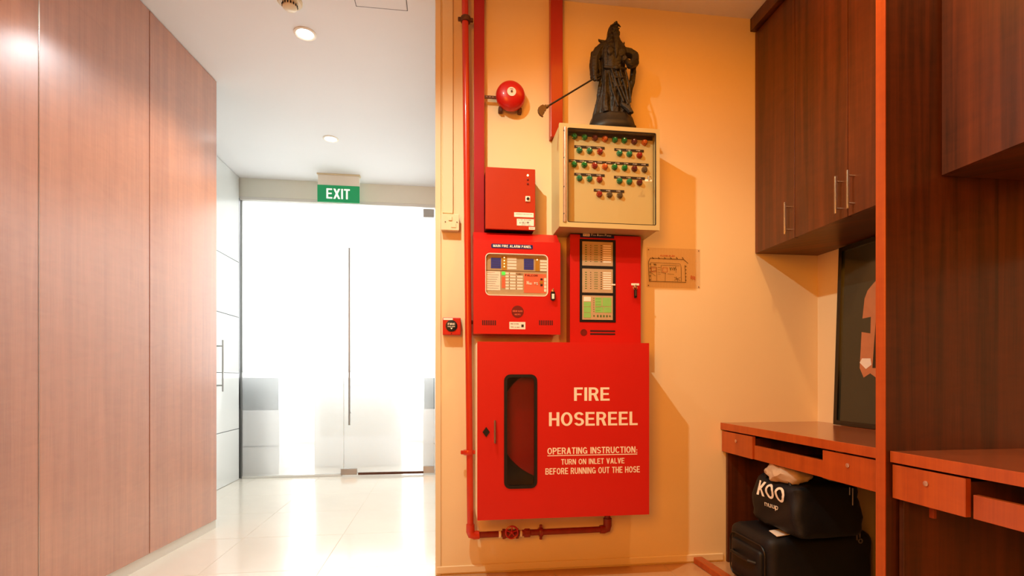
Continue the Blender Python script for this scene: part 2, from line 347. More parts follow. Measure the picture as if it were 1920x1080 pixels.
GLYPHS = {':':(188,[[(83,-3),(73,1),(55,18),(51,29),(51,53),(55,64),(73,81),(95,87),(118,81),(128,73),(135,64),(140,53),(140,29),(135,18),(128,9),(118,1),(107,-3)],[(83,272),(63,284),(55,294),(51,304),(51,328),(55,339),(63,349),(95,362),(118,356),(128,349),(140,328),(140,304),(128,284),(107,272)]]),'0':(453,[[(227,-7),(191,-3),(158,7),(130,24),(105,48),(85,77),(69,113),(57,155),(50,202),(48,254),(50,306),(57,353),(69,395),(85,431),(106,461),(130,484),(159,502),(191,512),(227,516),(262,512),(295,502),(323,484),(348,461),(368,431),(384,395),(396,353),(403,306),(405,254),(403,202),(396,155),(384,113),(368,77),(348,48),(323,24),(295,7),(263,-3)],[(227,50),(250,52),(271,60),(290,74),(306,92),(320,116),(330,144),(338,176),(342,213),(344,254),(342,295),(338,332),(330,365),(320,393),(306,416),(290,435),(271,449),(250,457),(227,460),(203,457),(182,449),(163,435),(147,416),(134,393),(123,365),(115,332),(111,295),(109,254),(111,213),(115,176),(123,144),(134,116),(147,92),(163,74),(182,60),(203,52)]]),'1':(453,[[(76,0),(76,55),(391,55),(391,0)],[(276,509),(276,0),(212,0),(212,448),(209,448),(86,358),(86,427),(198,509)]]),'2':(453,[[(64,0),(64,47),(234,229),(282,282),(311,327),(316,341),(320,371),(319,389),(315,405),(308,419),(298,431),(287,441),(273,449),(258,455),(224,460),(205,458),(188,454),(172,447),(159,438),(148,427),(139,413),(132,398),(128,381),(127,362),(66,362),(68,391),(75,418),(86,442),(102,464),(121,482),(143,496),(168,507),(196,513),(225,516),(254,513),(281,507),(306,497),(328,482),(346,465),(361,445),(372,423),(379,398),(381,372),(380,354),(377,336),(363,299),(351,280),(336,259),(317,235),(294,209),(267,180),(153,60),(153,57),(389,57),(389,0)]]),'3':(453,[[(218,-7),(188,-5),(159,1),(133,10),(108,22),(88,38),(70,57),(57,79),(48,104),(44,132),(109,132),(112,115),(118,100),(126,87),(137,76),(150,66),(165,59),(182,54),(200,51),(219,50),(239,51),(258,55),(275,61),(291,69),(304,80),(315,93),(323,108),(328,125),(329,145),(328,163),(323,180),(316,196),(306,211),(292,223),(275,234),(254,241),(229,246),(201,248),(157,248),(157,299),(288,448),(288,452),(70,452),(70,509),(372,509),(372,461),(211,278),(211,289),(247,290),(279,286),(308,276),(333,262),(354,244),(371,222),(383,198),(391,173),(393,145),(390,116),(383,90),(370,66),(354,45),(333,27),(309,12),(281,2),(251,-5)]]),'4':(453,[[(40,105),(40,158),(247,509),(311,509),(109,166),(109,163),(413,163),(413,105)],[(282,0),(282,318),(343,318),(343,0)]]),'5':(453,[[(221,-7),(192,-5),(165,1),(140,11),(118,25),(99,41),(83,60),(71,82),(63,105),(60,130),(122,130),(125,115),(130,102),(138,89),(148,78),(160,68),(173,60),(188,54),(204,51),(221,50),(241,51),(259,56),(276,64),(291,75),(304,89),(314,104),(322,122),(326,141),(328,162),(326,183),(321,203),(314,221),(303,237),(290,251),(275,262),(257,270),(238,275),(218,277),(201,276),(184,273),(139,255),(128,246),(67,253),(96,509),(366,509),(366,452),(151,452),(134,301),(148,311),(178,325),(194,330),(212,333),(229,334),(252,332),(274,328),(294,321),(313,311),(330,299),(345,285),(358,269),(370,251),(379,231),(386,210),(390,187),(391,163),(388,132),(381,102),(369,76),(352,52),(332,32),(309,15),(282,3),(253,-4)]]),'6':(453,[[(226,-7),(196,-4),(168,3),(142,15),(119,31),(100,51),(84,74),(73,101),(66,130),(64,162),(65,187),(71,212),(80,239),(93,268),(112,302),(137,340),(252,509),(322,509),(151,261),(145,261),(184,302),(235,314),(265,312),(291,305),(316,295),(337,280),(355,262),(370,240),(380,215),(387,187),(389,157),(387,127),(379,98),(368,73),(352,50),(333,30),(310,14),(284,3),(257,-4)],[(226,48),(245,50),(263,55),(279,63),(293,73),(304,86),(314,101),(322,119),(326,137),(327,157),(326,178),(322,196),(314,213),(304,228),(293,241),(279,251),(263,259),(245,264),(226,265),(207,264),(190,259),(174,252),(160,241),(148,229),(138,214),(131,197),(126,179),(125,158),(126,138),(131,119),(138,102),(148,86),(160,73),(174,63),(190,55),(207,50)]]),'7':(453,[[(97,0),(323,448),(323,452),(62,452),(62,509),(391,509),(391,449),(165,0)]]),'8':(453,[[(226,-7),(193,-5),(163,1),(136,11),(111,25),(91,42),(74,62),(62,84),(54,109),(52,135),(53,156),(58,176),(65,195),(75,212),(87,228),(101,241),(117,252),(134,260),(153,265),(153,267),(129,276),(109,289),(93,308),(80,330),(73,354),(70,380),(73,405),(79,429),(90,450),(106,469),(124,485),(146,498),(170,508),(197,514),(226,516),(255,514),(282,508),(306,498),(328,485),(346,469),(361,450),(373,429),(379,405),(382,380),(379,354),(372,330),(359,308),(343,289),(323,276),(300,267),(300,265),(319,260),(335,252),(351,241),(365,228),(377,212),(387,195),(395,176),(399,156),(401,135),(398,109),(391,84),(378,62),(362,42),(341,25),(317,11),(289,1),(259,-5)],[(226,49),(248,50),(267,54),(285,60),(300,69),(313,79),(323,91),(331,106),(335,121),(337,139),(335,157),(330,173),(322,189),(312,202),(283,223),(265,230),(247,234),(226,235),(206,234),(187,230),(169,223),(140,202),(130,189),(122,173),(117,157),(115,139),(117,121),(121,106),(129,91),(139,79),(152,69),(167,60),(185,54),(205,50)],[(226,290),(244,291),(260,294),(274,300),(287,308),(298,318),(307,330),(314,344),(318,359),(319,376),(318,392),(314,407),(308,420),(299,432),(288,442),(260,455),(244,459),(226,460),(208,459),(192,455),(164,442),(153,432),(138,407),(134,392),(133,376),(134,359),(138,344),(145,330),(154,318),(165,308),(178,300),(193,294),(209,291)]]),'9':(453,[[(226,516),(256,513),(285,506),(310,494),(333,478),(352,458),(368,434),(380,408),(387,378),(389,347),(387,322),(382,296),(373,270),(359,240),(340,207),(315,168),(200,0),(130,0),(301,248),(307,248),(232,195),(188,197),(161,203),(137,214),(116,229),(98,247),(83,269),(72,294),(66,321),(64,352),(66,382),(73,411),(85,436),(101,459),(120,479),(143,494),(168,506),(196,513)],[(226,460),(207,459),(190,454),(174,446),(160,435),(148,423),(138,407),(131,390),(127,372),(125,352),(127,331),(131,313),(138,295),(148,280),(160,268),(174,257),(190,250),(207,245),(226,243),(245,245),(263,249),(279,257),(293,267),(305,280),(314,295),(322,312),(326,330),(327,350),(326,371),(322,390),(314,407),(305,422),(293,435),(279,446),(263,454),(245,459)]]),'a':(389,[[(160,-9),(137,-7),(115,-3),(94,5),(76,15),(60,29),(48,45),(38,63),(32,84),(30,108),(32,128),(36,146),(43,161),(53,174),(64,184),(125,211),(275,272),(267,297),(260,307),(240,322),(227,327),(212,330),(196,331),(178,330),(163,327),(100,274),(41,291),(51,313),(64,331),(79,346),(95,358),(114,368),(133,375),(153,380),(173,383),(255,375),(271,369),(300,350),(312,336),(322,320),(330,301),(335,278),(337,251),(337,0),(277,0),(277,52),(272,52),(242,16),(215,1),(199,-4)],[(170,45),(192,47),(211,51),(228,59),(242,68),(254,80),(263,93),(270,108),(274,122),(276,138),(276,190),(103,139),(97,130),(93,118),(96,82),(109,64),(142,48)]]),'e':(404,[[(212,-8),(177,-5),(145,3),(117,16),(92,35),(72,58),(56,85),(44,116),(37,150),(34,187),(36,224),(44,258),(55,290),(71,317),(91,340),(115,359),(142,373),(172,382),(205,384),(226,383),(246,380),(266,374),(285,366),(303,355),(319,341),(334,324),(347,305),(357,282),(365,256),(370,227),(371,169),(75,169),(75,221),(338,221),(310,202),(308,226),(304,248),(298,269),(288,286),(277,301),(263,314),(246,323),(227,328),(205,330),(183,328),(164,323),(146,313),(131,301),(119,286),(109,270),(102,251),(97,231),(96,211),(96,178),(98,151),(102,127),(110,106),(121,88),(135,73),(151,61),(169,53),(190,48),(212,46),(294,82),(306,105),(365,91),(358,72),(348,55),(335,39),(320,26),(302,14),(283,4),(261,-3),(237,-7)]]),'i':(167,[[(53,0),(53,379),(114,379),(114,0)],[(73,444),(63,448),(47,463),(41,483),(47,504),(84,524),(121,504),(125,494),(125,472),(121,463),(105,448),(95,444)]]),'l':(189,[[(112,0),(91,8),(74,20),(62,37),(55,59),(53,84),(53,509),(114,509),(114,83),(120,62),(135,53),(170,54),(181,3)]]),'m':(610,[[(53,0),(53,379),(112,379),(112,295),(108,295),(114,314),(122,331),(132,346),(144,358),(172,376),(187,382),(203,385),(219,386),(245,383),(268,375),(287,361),(303,342),(314,320),(321,295),(312,295),(318,312),(326,329),(337,343),(350,356),(364,366),(381,375),(398,381),(417,385),(437,386),(458,385),(478,380),(497,372),(514,361),(529,346),(541,328),(550,307),(555,283),(557,255),(557,0),(496,0),(496,254),(493,279),(485,298),(473,313),(456,323),(438,329),(419,330),(402,329),(387,326),(374,320),(353,302),(345,290),(336,263),(335,247),(335,0),(274,0),(274,260),(272,280),(265,297),(253,311),(238,322),(220,328),(199,330),(171,326),(145,312),(135,302),(126,289),(119,274),(115,257),(114,238),(114,0)]]),'n':(410,[[(114,227),(114,0),(53,0),(53,379),(112,379),(112,287),(102,287),(116,319),(132,344),(152,362),(175,374),(200,382),(227,384),(252,383),(275,377),(295,369),(313,356),(328,340),(341,321),(350,298),(355,271),(357,240),(357,0),(296,0),(296,235),(293,263),(286,286),(273,304),(256,318),(235,326),(210,329),(192,328),(176,324),(161,317),(147,308),(136,297),(126,283),(119,266),(115,248)]]),'o':(415,[[(207,-8),(174,-5),(144,3),(117,16),(93,35),(72,58),(56,85),(44,116),(37,150),(34,187),(37,225),(44,260),(56,291),(72,318),(93,341),(117,360),(144,374),(174,382),(207,384),(241,382),(271,374),(299,360),(323,341),(343,318),(359,291),(371,260),(379,225),(381,187),(379,150),(371,116),(359,85),(343,58),(323,35),(299,16),(271,3),(241,-5)],[(207,46),(231,49),(252,55),(270,66),(285,80),(298,97),(307,117),(314,139),(318,163),(319,187),(318,212),(314,236),(307,258),(298,278),(285,296),(270,310),(252,321),(231,328),(207,330),(184,328),(163,321),(145,310),(130,296),(118,278),(108,258),(102,236),(98,212),(96,187),(98,163),(102,139),(108,117),(118,97),(130,80),(145,66),(163,55),(184,49)]]),'p':(424,[[(53,-143),(53,379),(112,379),(112,319),(118,319),(137,346),(171,373),(188,379),(207,383),(229,384),(259,382),(287,374),(313,361),(335,342),(354,320),(370,293),(381,261),(388,227),(390,189),(388,151),(381,116),(370,84),(355,57),(336,34),(313,16),(288,3),(260,-6),(229,-8),(208,-7),(189,-3),(147,21),(118,59),(114,59),(114,-143)],[(220,47),(242,49),(262,55),(279,66),(294,80),(306,97),(316,117),(323,139),(327,163),(328,189),(327,215),(323,239),(316,261),(307,281),(295,298),(280,311),(262,322),(243,328),(220,330),(198,328),(178,322),(161,312),(147,299),(134,282),(125,263),(118,241),(114,216),(113,189),(114,162),(118,138),(125,115),(135,95),(147,78),(162,65),(179,55),(198,49)]]),'r':(259,[[(53,0),(53,379),(112,379),(112,321),(115,321),(124,339),(137,354),(152,367),(171,377),(191,383),(243,384),(243,322),(174,321),(159,315),(146,306),(135,296),(126,284),(119,269),(115,254),(114,237),(114,0)]]),'t':(227,[[(204,379),(204,327),(6,327),(6,379)],[(65,471),(126,471),(126,98),(127,83),(130,70),(136,61),(144,55),(156,51),(202,54),(213,2),(138,-1),(113,7),(92,21),(77,41),(68,64),(65,93)]]),'u':(410,[[(182,-5),(158,-3),(135,2),(115,11),(97,23),(82,39),(69,59),(60,82),(54,109),(53,139),(53,379),(114,379),(114,144),(116,117),(124,94),(137,75),(154,61),(175,53),(200,50),(218,51),(234,55),(249,62),(263,71),(274,83),(283,97),(290,113),(295,132),(296,153),(296,379),(357,379),(357,0),(298,0),(298,92),(307,92),(294,60),(277,35),(257,17),(234,5),(209,-3)]])}
def inside(p, L):
    c = False
    for i in range(len(L)):
        (x1, y1), (x2, y2) = L[i-1], L[i]
        if (y1 > p[1]) != (y2 > p[1]) and p[0] < (x2-x1)*(p[1]-y1)/(y2-y1)+x1: c = not c
    return c
GL = {}
def glyph(ch, bold, extr):
    if (ch, bold, extr) in GL: return GL[(ch, bold, extr)]
    loops = GLYPHS[ch][1]
    par = [[j for j, M in enumerate(loops) if j != i and all(inside(p, M) for p in L)] for i, L in enumerate(loops)]
    out = []
    for i, L in enumerate(loops):
        if par[i]: continue
        cu = bpy.data.curves.new('t', 'CURVE'); cu.dimensions = '2D'; cu.fill_mode = 'BOTH'; cu.extrude = extr; cu.offset = bold
        for j, M in enumerate(loops):
            if j != i and par[j] != [i]: continue
            ar = sum(M[k-1][0]*M[k][1]-M[k][0]*M[k-1][1] for k in range(len(M)))
            if (ar < 0) != (j == i): M = M[::-1]
            sp = cu.splines.new('POLY'); sp.points.add(len(M)-1); sp.use_cyclic_u = True
            for k, p in enumerate(M): sp.points[k].co = (p[0]/1000.0, p[1]/1000.0, 0, 1)
        o = bpy.data.objects.new('t', cu); C.objects.link(o); bpy.context.view_layer.update()
        dg = bpy.context.evaluated_depsgraph_get(); me = bpy.data.meshes.new_from_object(o.evaluated_get(dg))
        bpy.data.objects.remove(o); bpy.data.curves.remove(cu); out.append(me)
    for i, me in enumerate(out):
        for v in me.vertices: v.co.z += 0.0009*i
    GL[(ch, bold, extr)] = out; return out
# capitals as strokes: r rectangle, d slanted bar, a ring sector (cx, cy, rx, ry, from, to)
t_, tb, h_ = 0.185, 0.15, 0.105
CAPS = {
'A': (.74, 'd', (h_,0,.37,1), 'd', (.74-h_,0,.37,1), 'r', (.16,.22,.58,.36)),
'B': (.70, 'r', (0,0,t_,1), 'a', (.40,.7125,.27,.2875,-90,90), 'a', (.42,.2875,.28,.2875,-90,90), 'r', (.1,1-tb,.41,1), 'r', (.1,.425,.43,.575), 'r', (.1,0,.43,tb)),
'C': (.70, 'a', (.37,.5,.37,.5,38,322)),
'D': (.70, 'r', (0,0,t_,1), 'a', (.30,.5,.40,.5,-90,90), 'r', (.1,1-tb,.31,1), 'r', (.1,0,.31,tb)),
'E': (.62, 'r', (0,0,t_,1), 'r', (.1,1-tb,.60,1), 'r', (.1,.435,.56,.575), 'r', (.1,0,.62,tb)),
'F': (.58, 'r', (0,0,t_,1), 'r', (.1,1-tb,.58,1), 'r', (.1,.42,.50,.56)),
'G': (.74, 'a', (.37,.5,.37,.5,38,335), 'r', (.40,.37,.74,.51), 'r', (.60,0.02,.74,.51)),
'H': (.68, 'r', (0,0,t_,1), 'r', (.68-t_,0,.68,1), 'r', (.1,.42,.6,.57)),
'I': (.185, 'r', (0,0,t_,1)),
'K': (.70, 'r', (0,0,t_,1), 'd', (.22,.36,.57,1), 'd', (.58,0,.30,.56)),
'L': (.56, 'r', (0,0,t_,1), 'r', (.1,0,.56,tb)),
'M': (.82, 'r', (0,0,.165,1), 'r', (.655,0,.82,1), 'd', (.10,1,.41,0), 'd', (.72,1,.41,0)),
'N': (.69, 'r', (0,0,.17,1), 'r', (.52,0,.69,1), 'd', (.10,1,.59,0)),
'O': (.76, 'a', (.38,.5,.38,.5,0,360)),
'P': (.64, 'r', (0,0,t_,1), 'a', (.36,.70,.28,.30,-90,90), 'r', (.1,1-tb,.37,1), 'r', (.1,.40,.37,.55)),
'R': (.68, 'r', (0,0,t_,1), 'a', (.36,.71,.29,.29,-90,90), 'r', (.1,1-tb,.37,1), 'r', (.1,.42,.37,.57), 'd', (.575,0,.40,.48)),
'S': (.66, 'a', (.33,.7125,.32,.2875,20,270), 'a', (.33,.2875,.33,.2875,-160,90)),
'T': (.62, 'r', (0,1-tb,.62,1), 'r', (.31-t_/2,0,.31+t_/2,1)),
'U': (.68, 'r', (0,.34,t_,1), 'r', (.68-t_,.34,.68,1), 'a', (.34,.35,.34,.35,180,360)),
'V': (.70, 'd', (h_,1,.35,0), 'd', (.70-h_,1,.35,0)),
'W': (.98, 'd', (h_,1,.27,0), 'd', (.49,1,.27,0), 'd', (.49,1,.71,0), 'd', (.98-h_,1,.71,0)),
'X': (.72, 'd', (h_,0,.72-h_,1), 'd', (h_,1,.72-h_,0)),
'Y': (.70, 'd', (h_,1,.35,.38), 'd', (.70-h_,1,.35,.38), 'r', (.35-t_/2,0,.35+t_/2,.46))}
def capglyph(b, ch, x, k):
    D = CAPS[ch]; sc = 0.72; nz = [0.0]
    def face(P):
        nz[0] += 0.0001; b.faces.new([b.verts.new((x+p[0]*sc, p[1]*sc, nz[0])) for p in P])
    for kind, v in zip(D[1::2], D[2::2]):
        if kind == 'r': face(((v[0],v[1]),(v[2],v[1]),(v[2],v[3]),(v[0],v[3])))
        elif kind == 'd': face(((v[0]-h_,v[1]),(v[0]+h_,v[1]),(v[2]+h_,v[3]),(v[2]-h_,v[3])))
        else:
            cx, cy, rx, ry, a0, a1 = v; n = max(6, int(abs(a1-a0)/15))
            for i in range(n):
                A, B = math.radians(a0+(a1-a0)*i/n), math.radians(a0+(a1-a0)*(i+1)/n)
                o = lambda q, e: (cx+(rx-e*t_)*math.cos(q), cy+(ry-e*tb)*math.sin(q))
                face((o(A,0), o(B,0), o(B,1), o(A,1)))
    return D[0]*sc
def textmb(s, bold=0.0, extr=0.0):
    """letters drawn from the two tables above"""
    b = bmesh.new(); x = 0.0
    for ch in s:
        if ch in CAPS: x += capglyph(b, ch, x, bold)+0.075; continue
        if ch == ' ' or ch not in GLYPHS: x += 0.30; continue
        for me in glyph(ch, bold, extr):
            n0 = len(b.verts); b.from_mesh(me); b.verts.ensure_lookup_table()
            for v in b.verts[n0:]: v.co.x += x
        x += GLYPHS[ch][0]/1000.0+bold*1.2
    return b
def text(s, x0, x1, z0, z1, Y, m, parent, name='lettering', bold=0.012, label=None, mb=None):
    """letters of string s fitted in the X,z rectangle on the plane Y, facing the room"""
    b = textmb(s, bold, 0.002)
    xs = [v.co.x for v in b.verts]; ys = [v.co.y for v in b.verts]
    ax, bx, ay, by = min(xs), max(xs), min(ys), max(ys)
    for v in b.verts:
        x, y, z = v.co
        v.co = (x0+(x-ax)/(bx-ax)*(x1-x0), Y-z*0.25, z0+(y-ay)/(by-ay)*(z1-z0))
    if mb is not None: mb.merge(b); return mb
    q = MB(); q.merge(b); return obj(name, q, m, parent, label)

# ------------------------------------------------------------ the setting
YW = 2.62; XR = 2.066; YG = 5.38
def wl(Y): return -1.85+0.0944*Y          # left veneered wall line
f = MB().box(-3.2, 2.3, -2.2, 8.4, -0.05, -0.0015); floor = struct('floor', f, M_grout)
T = 0.6
tm = bpy.data.meshes.new('tile'); tm2 = bpy.data.meshes.new('tan_tile'); q = MB().box(0.001, T-0.001, 0.001, T-0.001, -0.0015, 0.0, 0.0004); q.bm.to_mesh(tm); q.bm.free(); tm.materials.append(M_tile)
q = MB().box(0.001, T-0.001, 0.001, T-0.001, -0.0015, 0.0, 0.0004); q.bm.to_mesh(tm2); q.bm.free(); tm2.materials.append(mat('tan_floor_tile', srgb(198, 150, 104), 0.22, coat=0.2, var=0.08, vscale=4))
for i in range(8):
    for j in range(13):
        x = -2.445+i*T; y = -0.22+j*T
        if y > 5.35 and x > 0: continue
        if x > XR or (y > YW and x > -0.1): continue
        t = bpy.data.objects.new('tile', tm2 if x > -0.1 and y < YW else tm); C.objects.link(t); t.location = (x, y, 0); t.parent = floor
c = MB().box(-3.2, 2.3, -2.2, 8.4, HC, HC+0.06); ceiling = struct('ceiling', c, M_ceil)
wb = MB().box(-0.045, XR+0.2, YW, YW+0.12, 0, HC)
struct('wall_back', wb, M_wall)
struct('wall_corridor', MB().box(-0.045, 0.075, YW+0.12, YG+0.1, 0, HC), M_wallhall)
struct('wall_right', MB().box(XR, XR+0.12, -2.1, YW, 0, HC), M_wall)
struct('wall_rear', MB().box(-2.3, XR+0.12, -2.2, -2.1, 0, HC), M_wall)
struct('baseboard_back', MB().box(-0.045, 1.50, YW-0.010, YW, 0.008, 0.045, 0.003), M_wall)
struct('trim_1', MB().box(-0.050, -0.022, YW-0.007, YW+0.01, 0.0, HC, 0.002), M_plastic)

# left veneered wall: backing + panels
lw = MB()
ys, ye = -2.1, 3.63
lw.bm.faces.new([lw.bm.verts.new(p) for p in ((wl(ys)-0.02, ys, 0), (wl(ye)-0.02, ye-0.002, 0), (wl(ye)-0.02, ye-0.002, HC), (wl(ys)-0.02, ys, HC))])
bk = MB()
def slab(mb, ya, yb, d0, d1, z0, z1, bev=0.0):
    b = bmesh.new(); nx, ny = 0.9956, -0.0940
    P = []
    for (Y, d) in ((ya, d0), (yb, d0), (yb, d1), (ya, d1)): P.append((wl(Y)+nx*d, Y+ny*d))
    v = [b.verts.new((p[0], p[1], z)) for z in (z0, z1) for p in P]
    for fc in ((0,3,2,1),(4,5,6,7),(0,1,5,4),(1,2,6,5),(2,3,7,6),(3,0,4,7)): b.faces.new([v[i] for i in fc])
    if bev: bmesh.ops.bevel(b, geom=list(b.edges), offset=bev, segments=1, profile=0.5, affect='EDGES')
    mb.merge(b); return mb
lw.bm.free()
wall_left = struct('wall_left', slab(MB(), ys, ye-0.002, -0.35, -0.018, 0, HC), M_black)
edges = [3.63, 2.968, 2.304, 1.642, 0.98, 0.318, -0.344, -1.006, -1.668]
for a, b_ in zip(edges[1:], edges[:-1]):
    struct('wood_panel', slab(MB(), a+0.0025, b_-0.0025, -0.018, 0.0, 0.058, HC-0.004, 0.001), M_woodL, parent=wall_left)
for yy in edges[2:3]:
    struct('metal_strip', slab(MB(), yy-0.0022, yy-0.0005, -0.016, 0.0015, 0.058, HC-0.004), M_chrome, 'bright metal strip in the open joint', wall_left)
struct('baseboard_left', slab(MB(), ys, ye, -0.018, -0.006, 0, 0.058), M_skirt)

# white panelled side wall beyond it
ws = struct('wall_side', MB().box(-2.12, -2.03, 3.6, YG+0.1, 0, HC), M_black)
zs = [0.0, 0.50, 1.045, 1.59, 2.13, HC]
for z0, z1 in zip(zs, zs[1:]):
    for ya, yb in ((3.66, 4.30), (4.305, 4.79), (4.795, 5.335)):
        struct('wall_panel', MB().box(-2.03, -2.01, ya+0.003, yb-0.003, z0+0.003, z1-0.003, 0.001), M_cab, parent=ws)
h = MB().box(-1.965, -1.953, 4.832, 4.85, 0.875, 1.335, 0.003)
for z in (0.93, 1.28): h.box(-2.012, -1.96, 4.836, 4.846, z-0.006, z+0.006)
struct('handle', h, M_steel, 'upright grey bar handle', ws)
# header beam above the glass
struct('wall_header', MB().box(-2.03, -0.045, YG-0.03, YG+0.10, 2.785, HC), M_header)
struct('trim_2', MB().box(-2.01, -0.045, YG-0.035, YG+0.05, 2.755, 2.785, 0.003), M_skirt)
struct('trim_3', MB().box(-2.012, -1.995, YG-0.012, YG+0.012, 0, 2.755), M_steel)
# glass partition : fixed pane and swing door
xd = onY(645, 700, YG)[0]
wn = struct('window_1', MB().box(-2.0, xd-0.02, YG-0.012, YG+0.012, 0.0, 0.022, 0.002), M_skirt)
struct('pane', MB().box(-1.995, xd-0.006, YG-0.005, YG+0.005, 0.022, 1.055), M_frostlow, 'lower clearer glass', wn)
struct('frosted_pane', MB().box(-1.995, xd-0.006, YG-0.005, YG+0.005, 1.055, 2.755), M_frost, 'upper white frosted glass', wn)
dr = struct('door_1', MB().box(xd, -0.118, YG-0.005, YG+0.005, 1.055, 2.745), M_frost)
struct('door_pane', MB().box(xd, -0.118, YG-0.005, YG+0.005, 0.030, 1.055), M_frostlow, 'lower clearer glass', dr)
struct('patch_fitting', MB().box(xd-0.03, xd+0.13, YG-0.016, YG+0.016, 0.012, 0.075, 0.002), M_steel, 'lock fitting at the foot', dr)
struct('patch_fitting', MB().box(-0.225, -0.115, YG-0.016, YG+0.016, 0.012, 0.085, 0.002), M_steel, None, dr)
struct('patch_fitting', MB().box(-0.225, -0.115, YG-0.016, YG+0.016, 2.66, 2.745, 0.002), M_steel, None, dr)
struct('bottom_seal', MB().box(xd+0.14, -0.225, YG-0.008, YG+0.008, 0.008, 0.032), M_rust, None, dr)
hx, hz1 = onY(655, 465, YG-0.06); _, hz0 = onY(655, 797, YG-0.06)
hb = MB().tube([(hx, YG-0.06, hz0), (hx, YG-0.06, hz1)], 0.010, 12)
for z in (hz0+0.12, hz1-0.12): hb.tube([(hx, YG-0.06, z), (hx, YG, z)], 0.007, 8)
struct('door_handle', hb, M_steel, 'long upright steel pull bar', dr, smooth=True)
struct('trim_4', MB().box(-0.112, -0.045, YG-0.01, YG+0.01, 0, 2.755), M_frost)
# lobby beyond the glass
struct('wall_lobby', MB().box(-3.2, 1.2, 8.3, 8.4, 0, HC).box(-3.2, -3.1, YG+0.1, 8.3, 0, HC).box(1.1, 1.2, YG+0.1, 8.3, 0, HC).box(0.075, 1.2, YG+0.05, YG+0.1, 0, HC).box(-3.2, -2.03, YG+0.05, YG+0.1, 0, HC), M_lobby)

# ceiling fittings in the hall
for (x, y, lb, vis) in ((-0.796, 3.06, 'round lit ceiling downlight, the nearer one in the hall', 1), (-0.937, 4.38, 'round lit ceiling downlight, the farther one toward the exit sign', 1)):
    t = thing('ceiling_downlight', lb, 'light', (x, y, HC), 'hall ceiling downlights')
    obj('trim_ring', MB().lathe([(0.062, 0.0), (0.062, -0.004), (0.052, -0.008), (0.046, -0.004), (0.046, 0.0)], (x, y, HC), 'Z'), M_white, t, smooth=True)
    obj('lens', MB().lathe([(0.045, -0.002), (0.040, -0.006), (0.02, -0.008), (0.001, -0.008)], (x, y, HC), 'Z'), M_lens, t, smooth=True)
t = thing('smoke_detector', 'cream round smoke detector on the hall ceiling at the top of the photo', 'detector', (-0.805, 2.80, HC))
obj('base', MB().lathe([(0.062, 0), (0.062, -0.012), (0.055, -0.018), (0.001, -0.018)], (-0.805, 2.80, HC), 'Z'), M_plastic, t, smooth=True)
obj('chamber', MB().lathe([(0.036, -0.018), (0.036, -0.04), (0.026, -0.048), (0.001, -0.05)], (-0.805, 2.80, HC), 'Z'), M_plastic, t, smooth=True)
sb = MB()
for k in range(16):
    a = 2*PI*k/16; cx, cy = -0.805+0.0365*math.cos(a), 2.80+0.0365*math.sin(a)
    sb.ball((cx, cy, HC-0.030), 0.0045, (1, 1, 1.8), 1)
obj('vent_slots', sb, M_black, t)
hm = MB(); X0, X1, Y0, Y1 = -0.47, -0.20, 2.50, 2.80
obj_h = thing('ceiling_hatch', 'flush white access hatch in the hall ceiling', 'hatch', ((X0+X1)/2, (Y0+Y1)/2, HC))
g = MB().box(X0, X1, Y1-0.003, Y1, HC-0.001, HC+0.001).box(X0, X0+0.003, Y0, Y1, HC-0.001, HC+0.001).box(X0, X1, Y0, Y0+0.003, HC-0.001, HC+0.001).box(X1-0.003, X1, Y0, Y1, HC-0.001, HC+0.001)
obj('joint', g, M_ink, obj_h)
obj('hatch_lid', MB().box(X0+0.005, X1-0.005, Y0+0.005, Y1-0.005, HC-0.002, HC+0.001), M_ceil, obj_h)

# exit sign
YE = 5.125; x0, x1, z0, z1 = rY(595, 346, 674, 381, YE)
t = thing('exit_sign', 'green sign with white EXIT letters hanging from the hall ceiling', 'sign', ((x0+x1)/2, YE, HC))
obj('sign_panel', MB().box(x0, x1, YE, YE+0.012, z0, z1, 0.001), M_green, t)
obj('housing', MB().box(x0+0.004, x1-0.004, YE+0.004, YE+0.05, z1, HC-0.012, 0.003), M_white, t)
obj('mounting_plate', MB().box(x0-0.005, x1+0.005, YE-0.005, YE+0.06, HC-0.012, HC, 0.002), M_plastic, t)
a, b_ = onY(612, 353, YE), onY(656, 374, YE)
text('EXIT', a[0], b_[0], b_[1], a[1], YE-0.0012, M_exitw, t, bold=0.015)

# lobby furniture seen through the lower glass
for (xa, xb, lb) in ((-2.30, -1.72, 'white low cabinet with a dark glass band behind the glass, left end'), (-0.24, 0.3, 'white low cabinet with a dark glass band behind the glass, right end')):
    t = thing('lobby_cabinet', lb, 'cabinet', ((xa+xb)/2, 5.85, 0))
    obj('body', MB().box(xa, xb, 5.62, 6.1, 0.0, 0.66, 0.004), M_lobby, t)
    obj('dark_glass_band', MB().box(xa+0.01, xb-0.01, 5.62, 6.09, 0.66, 1.0, 0.004), M_teal, t)
    obj('joint', MB().box(xa+0.01, xb-0.01, 5.617, 5.62, 0.28, 0.29), M_steel, t)
t = thing('lobby_counter', 'pale counter blurred behind the lower glass of the door', 'counter', (-1.0, 6.1, 0))
obj('body', MB().box(-1.45, -0.50, 5.95, 6.3, 0.0, 0.92, 0.004), M_lobby, t)
obj('counter_top', MB().box(-1.50, -0.45, 5.90, 6.35, 0.92, 1.0, 0.004), M_cab, t)
obj('recess', MB().box(-1.38, -0.57, 5.945, 5.95, 0.35, 0.86), M_skirt, t)

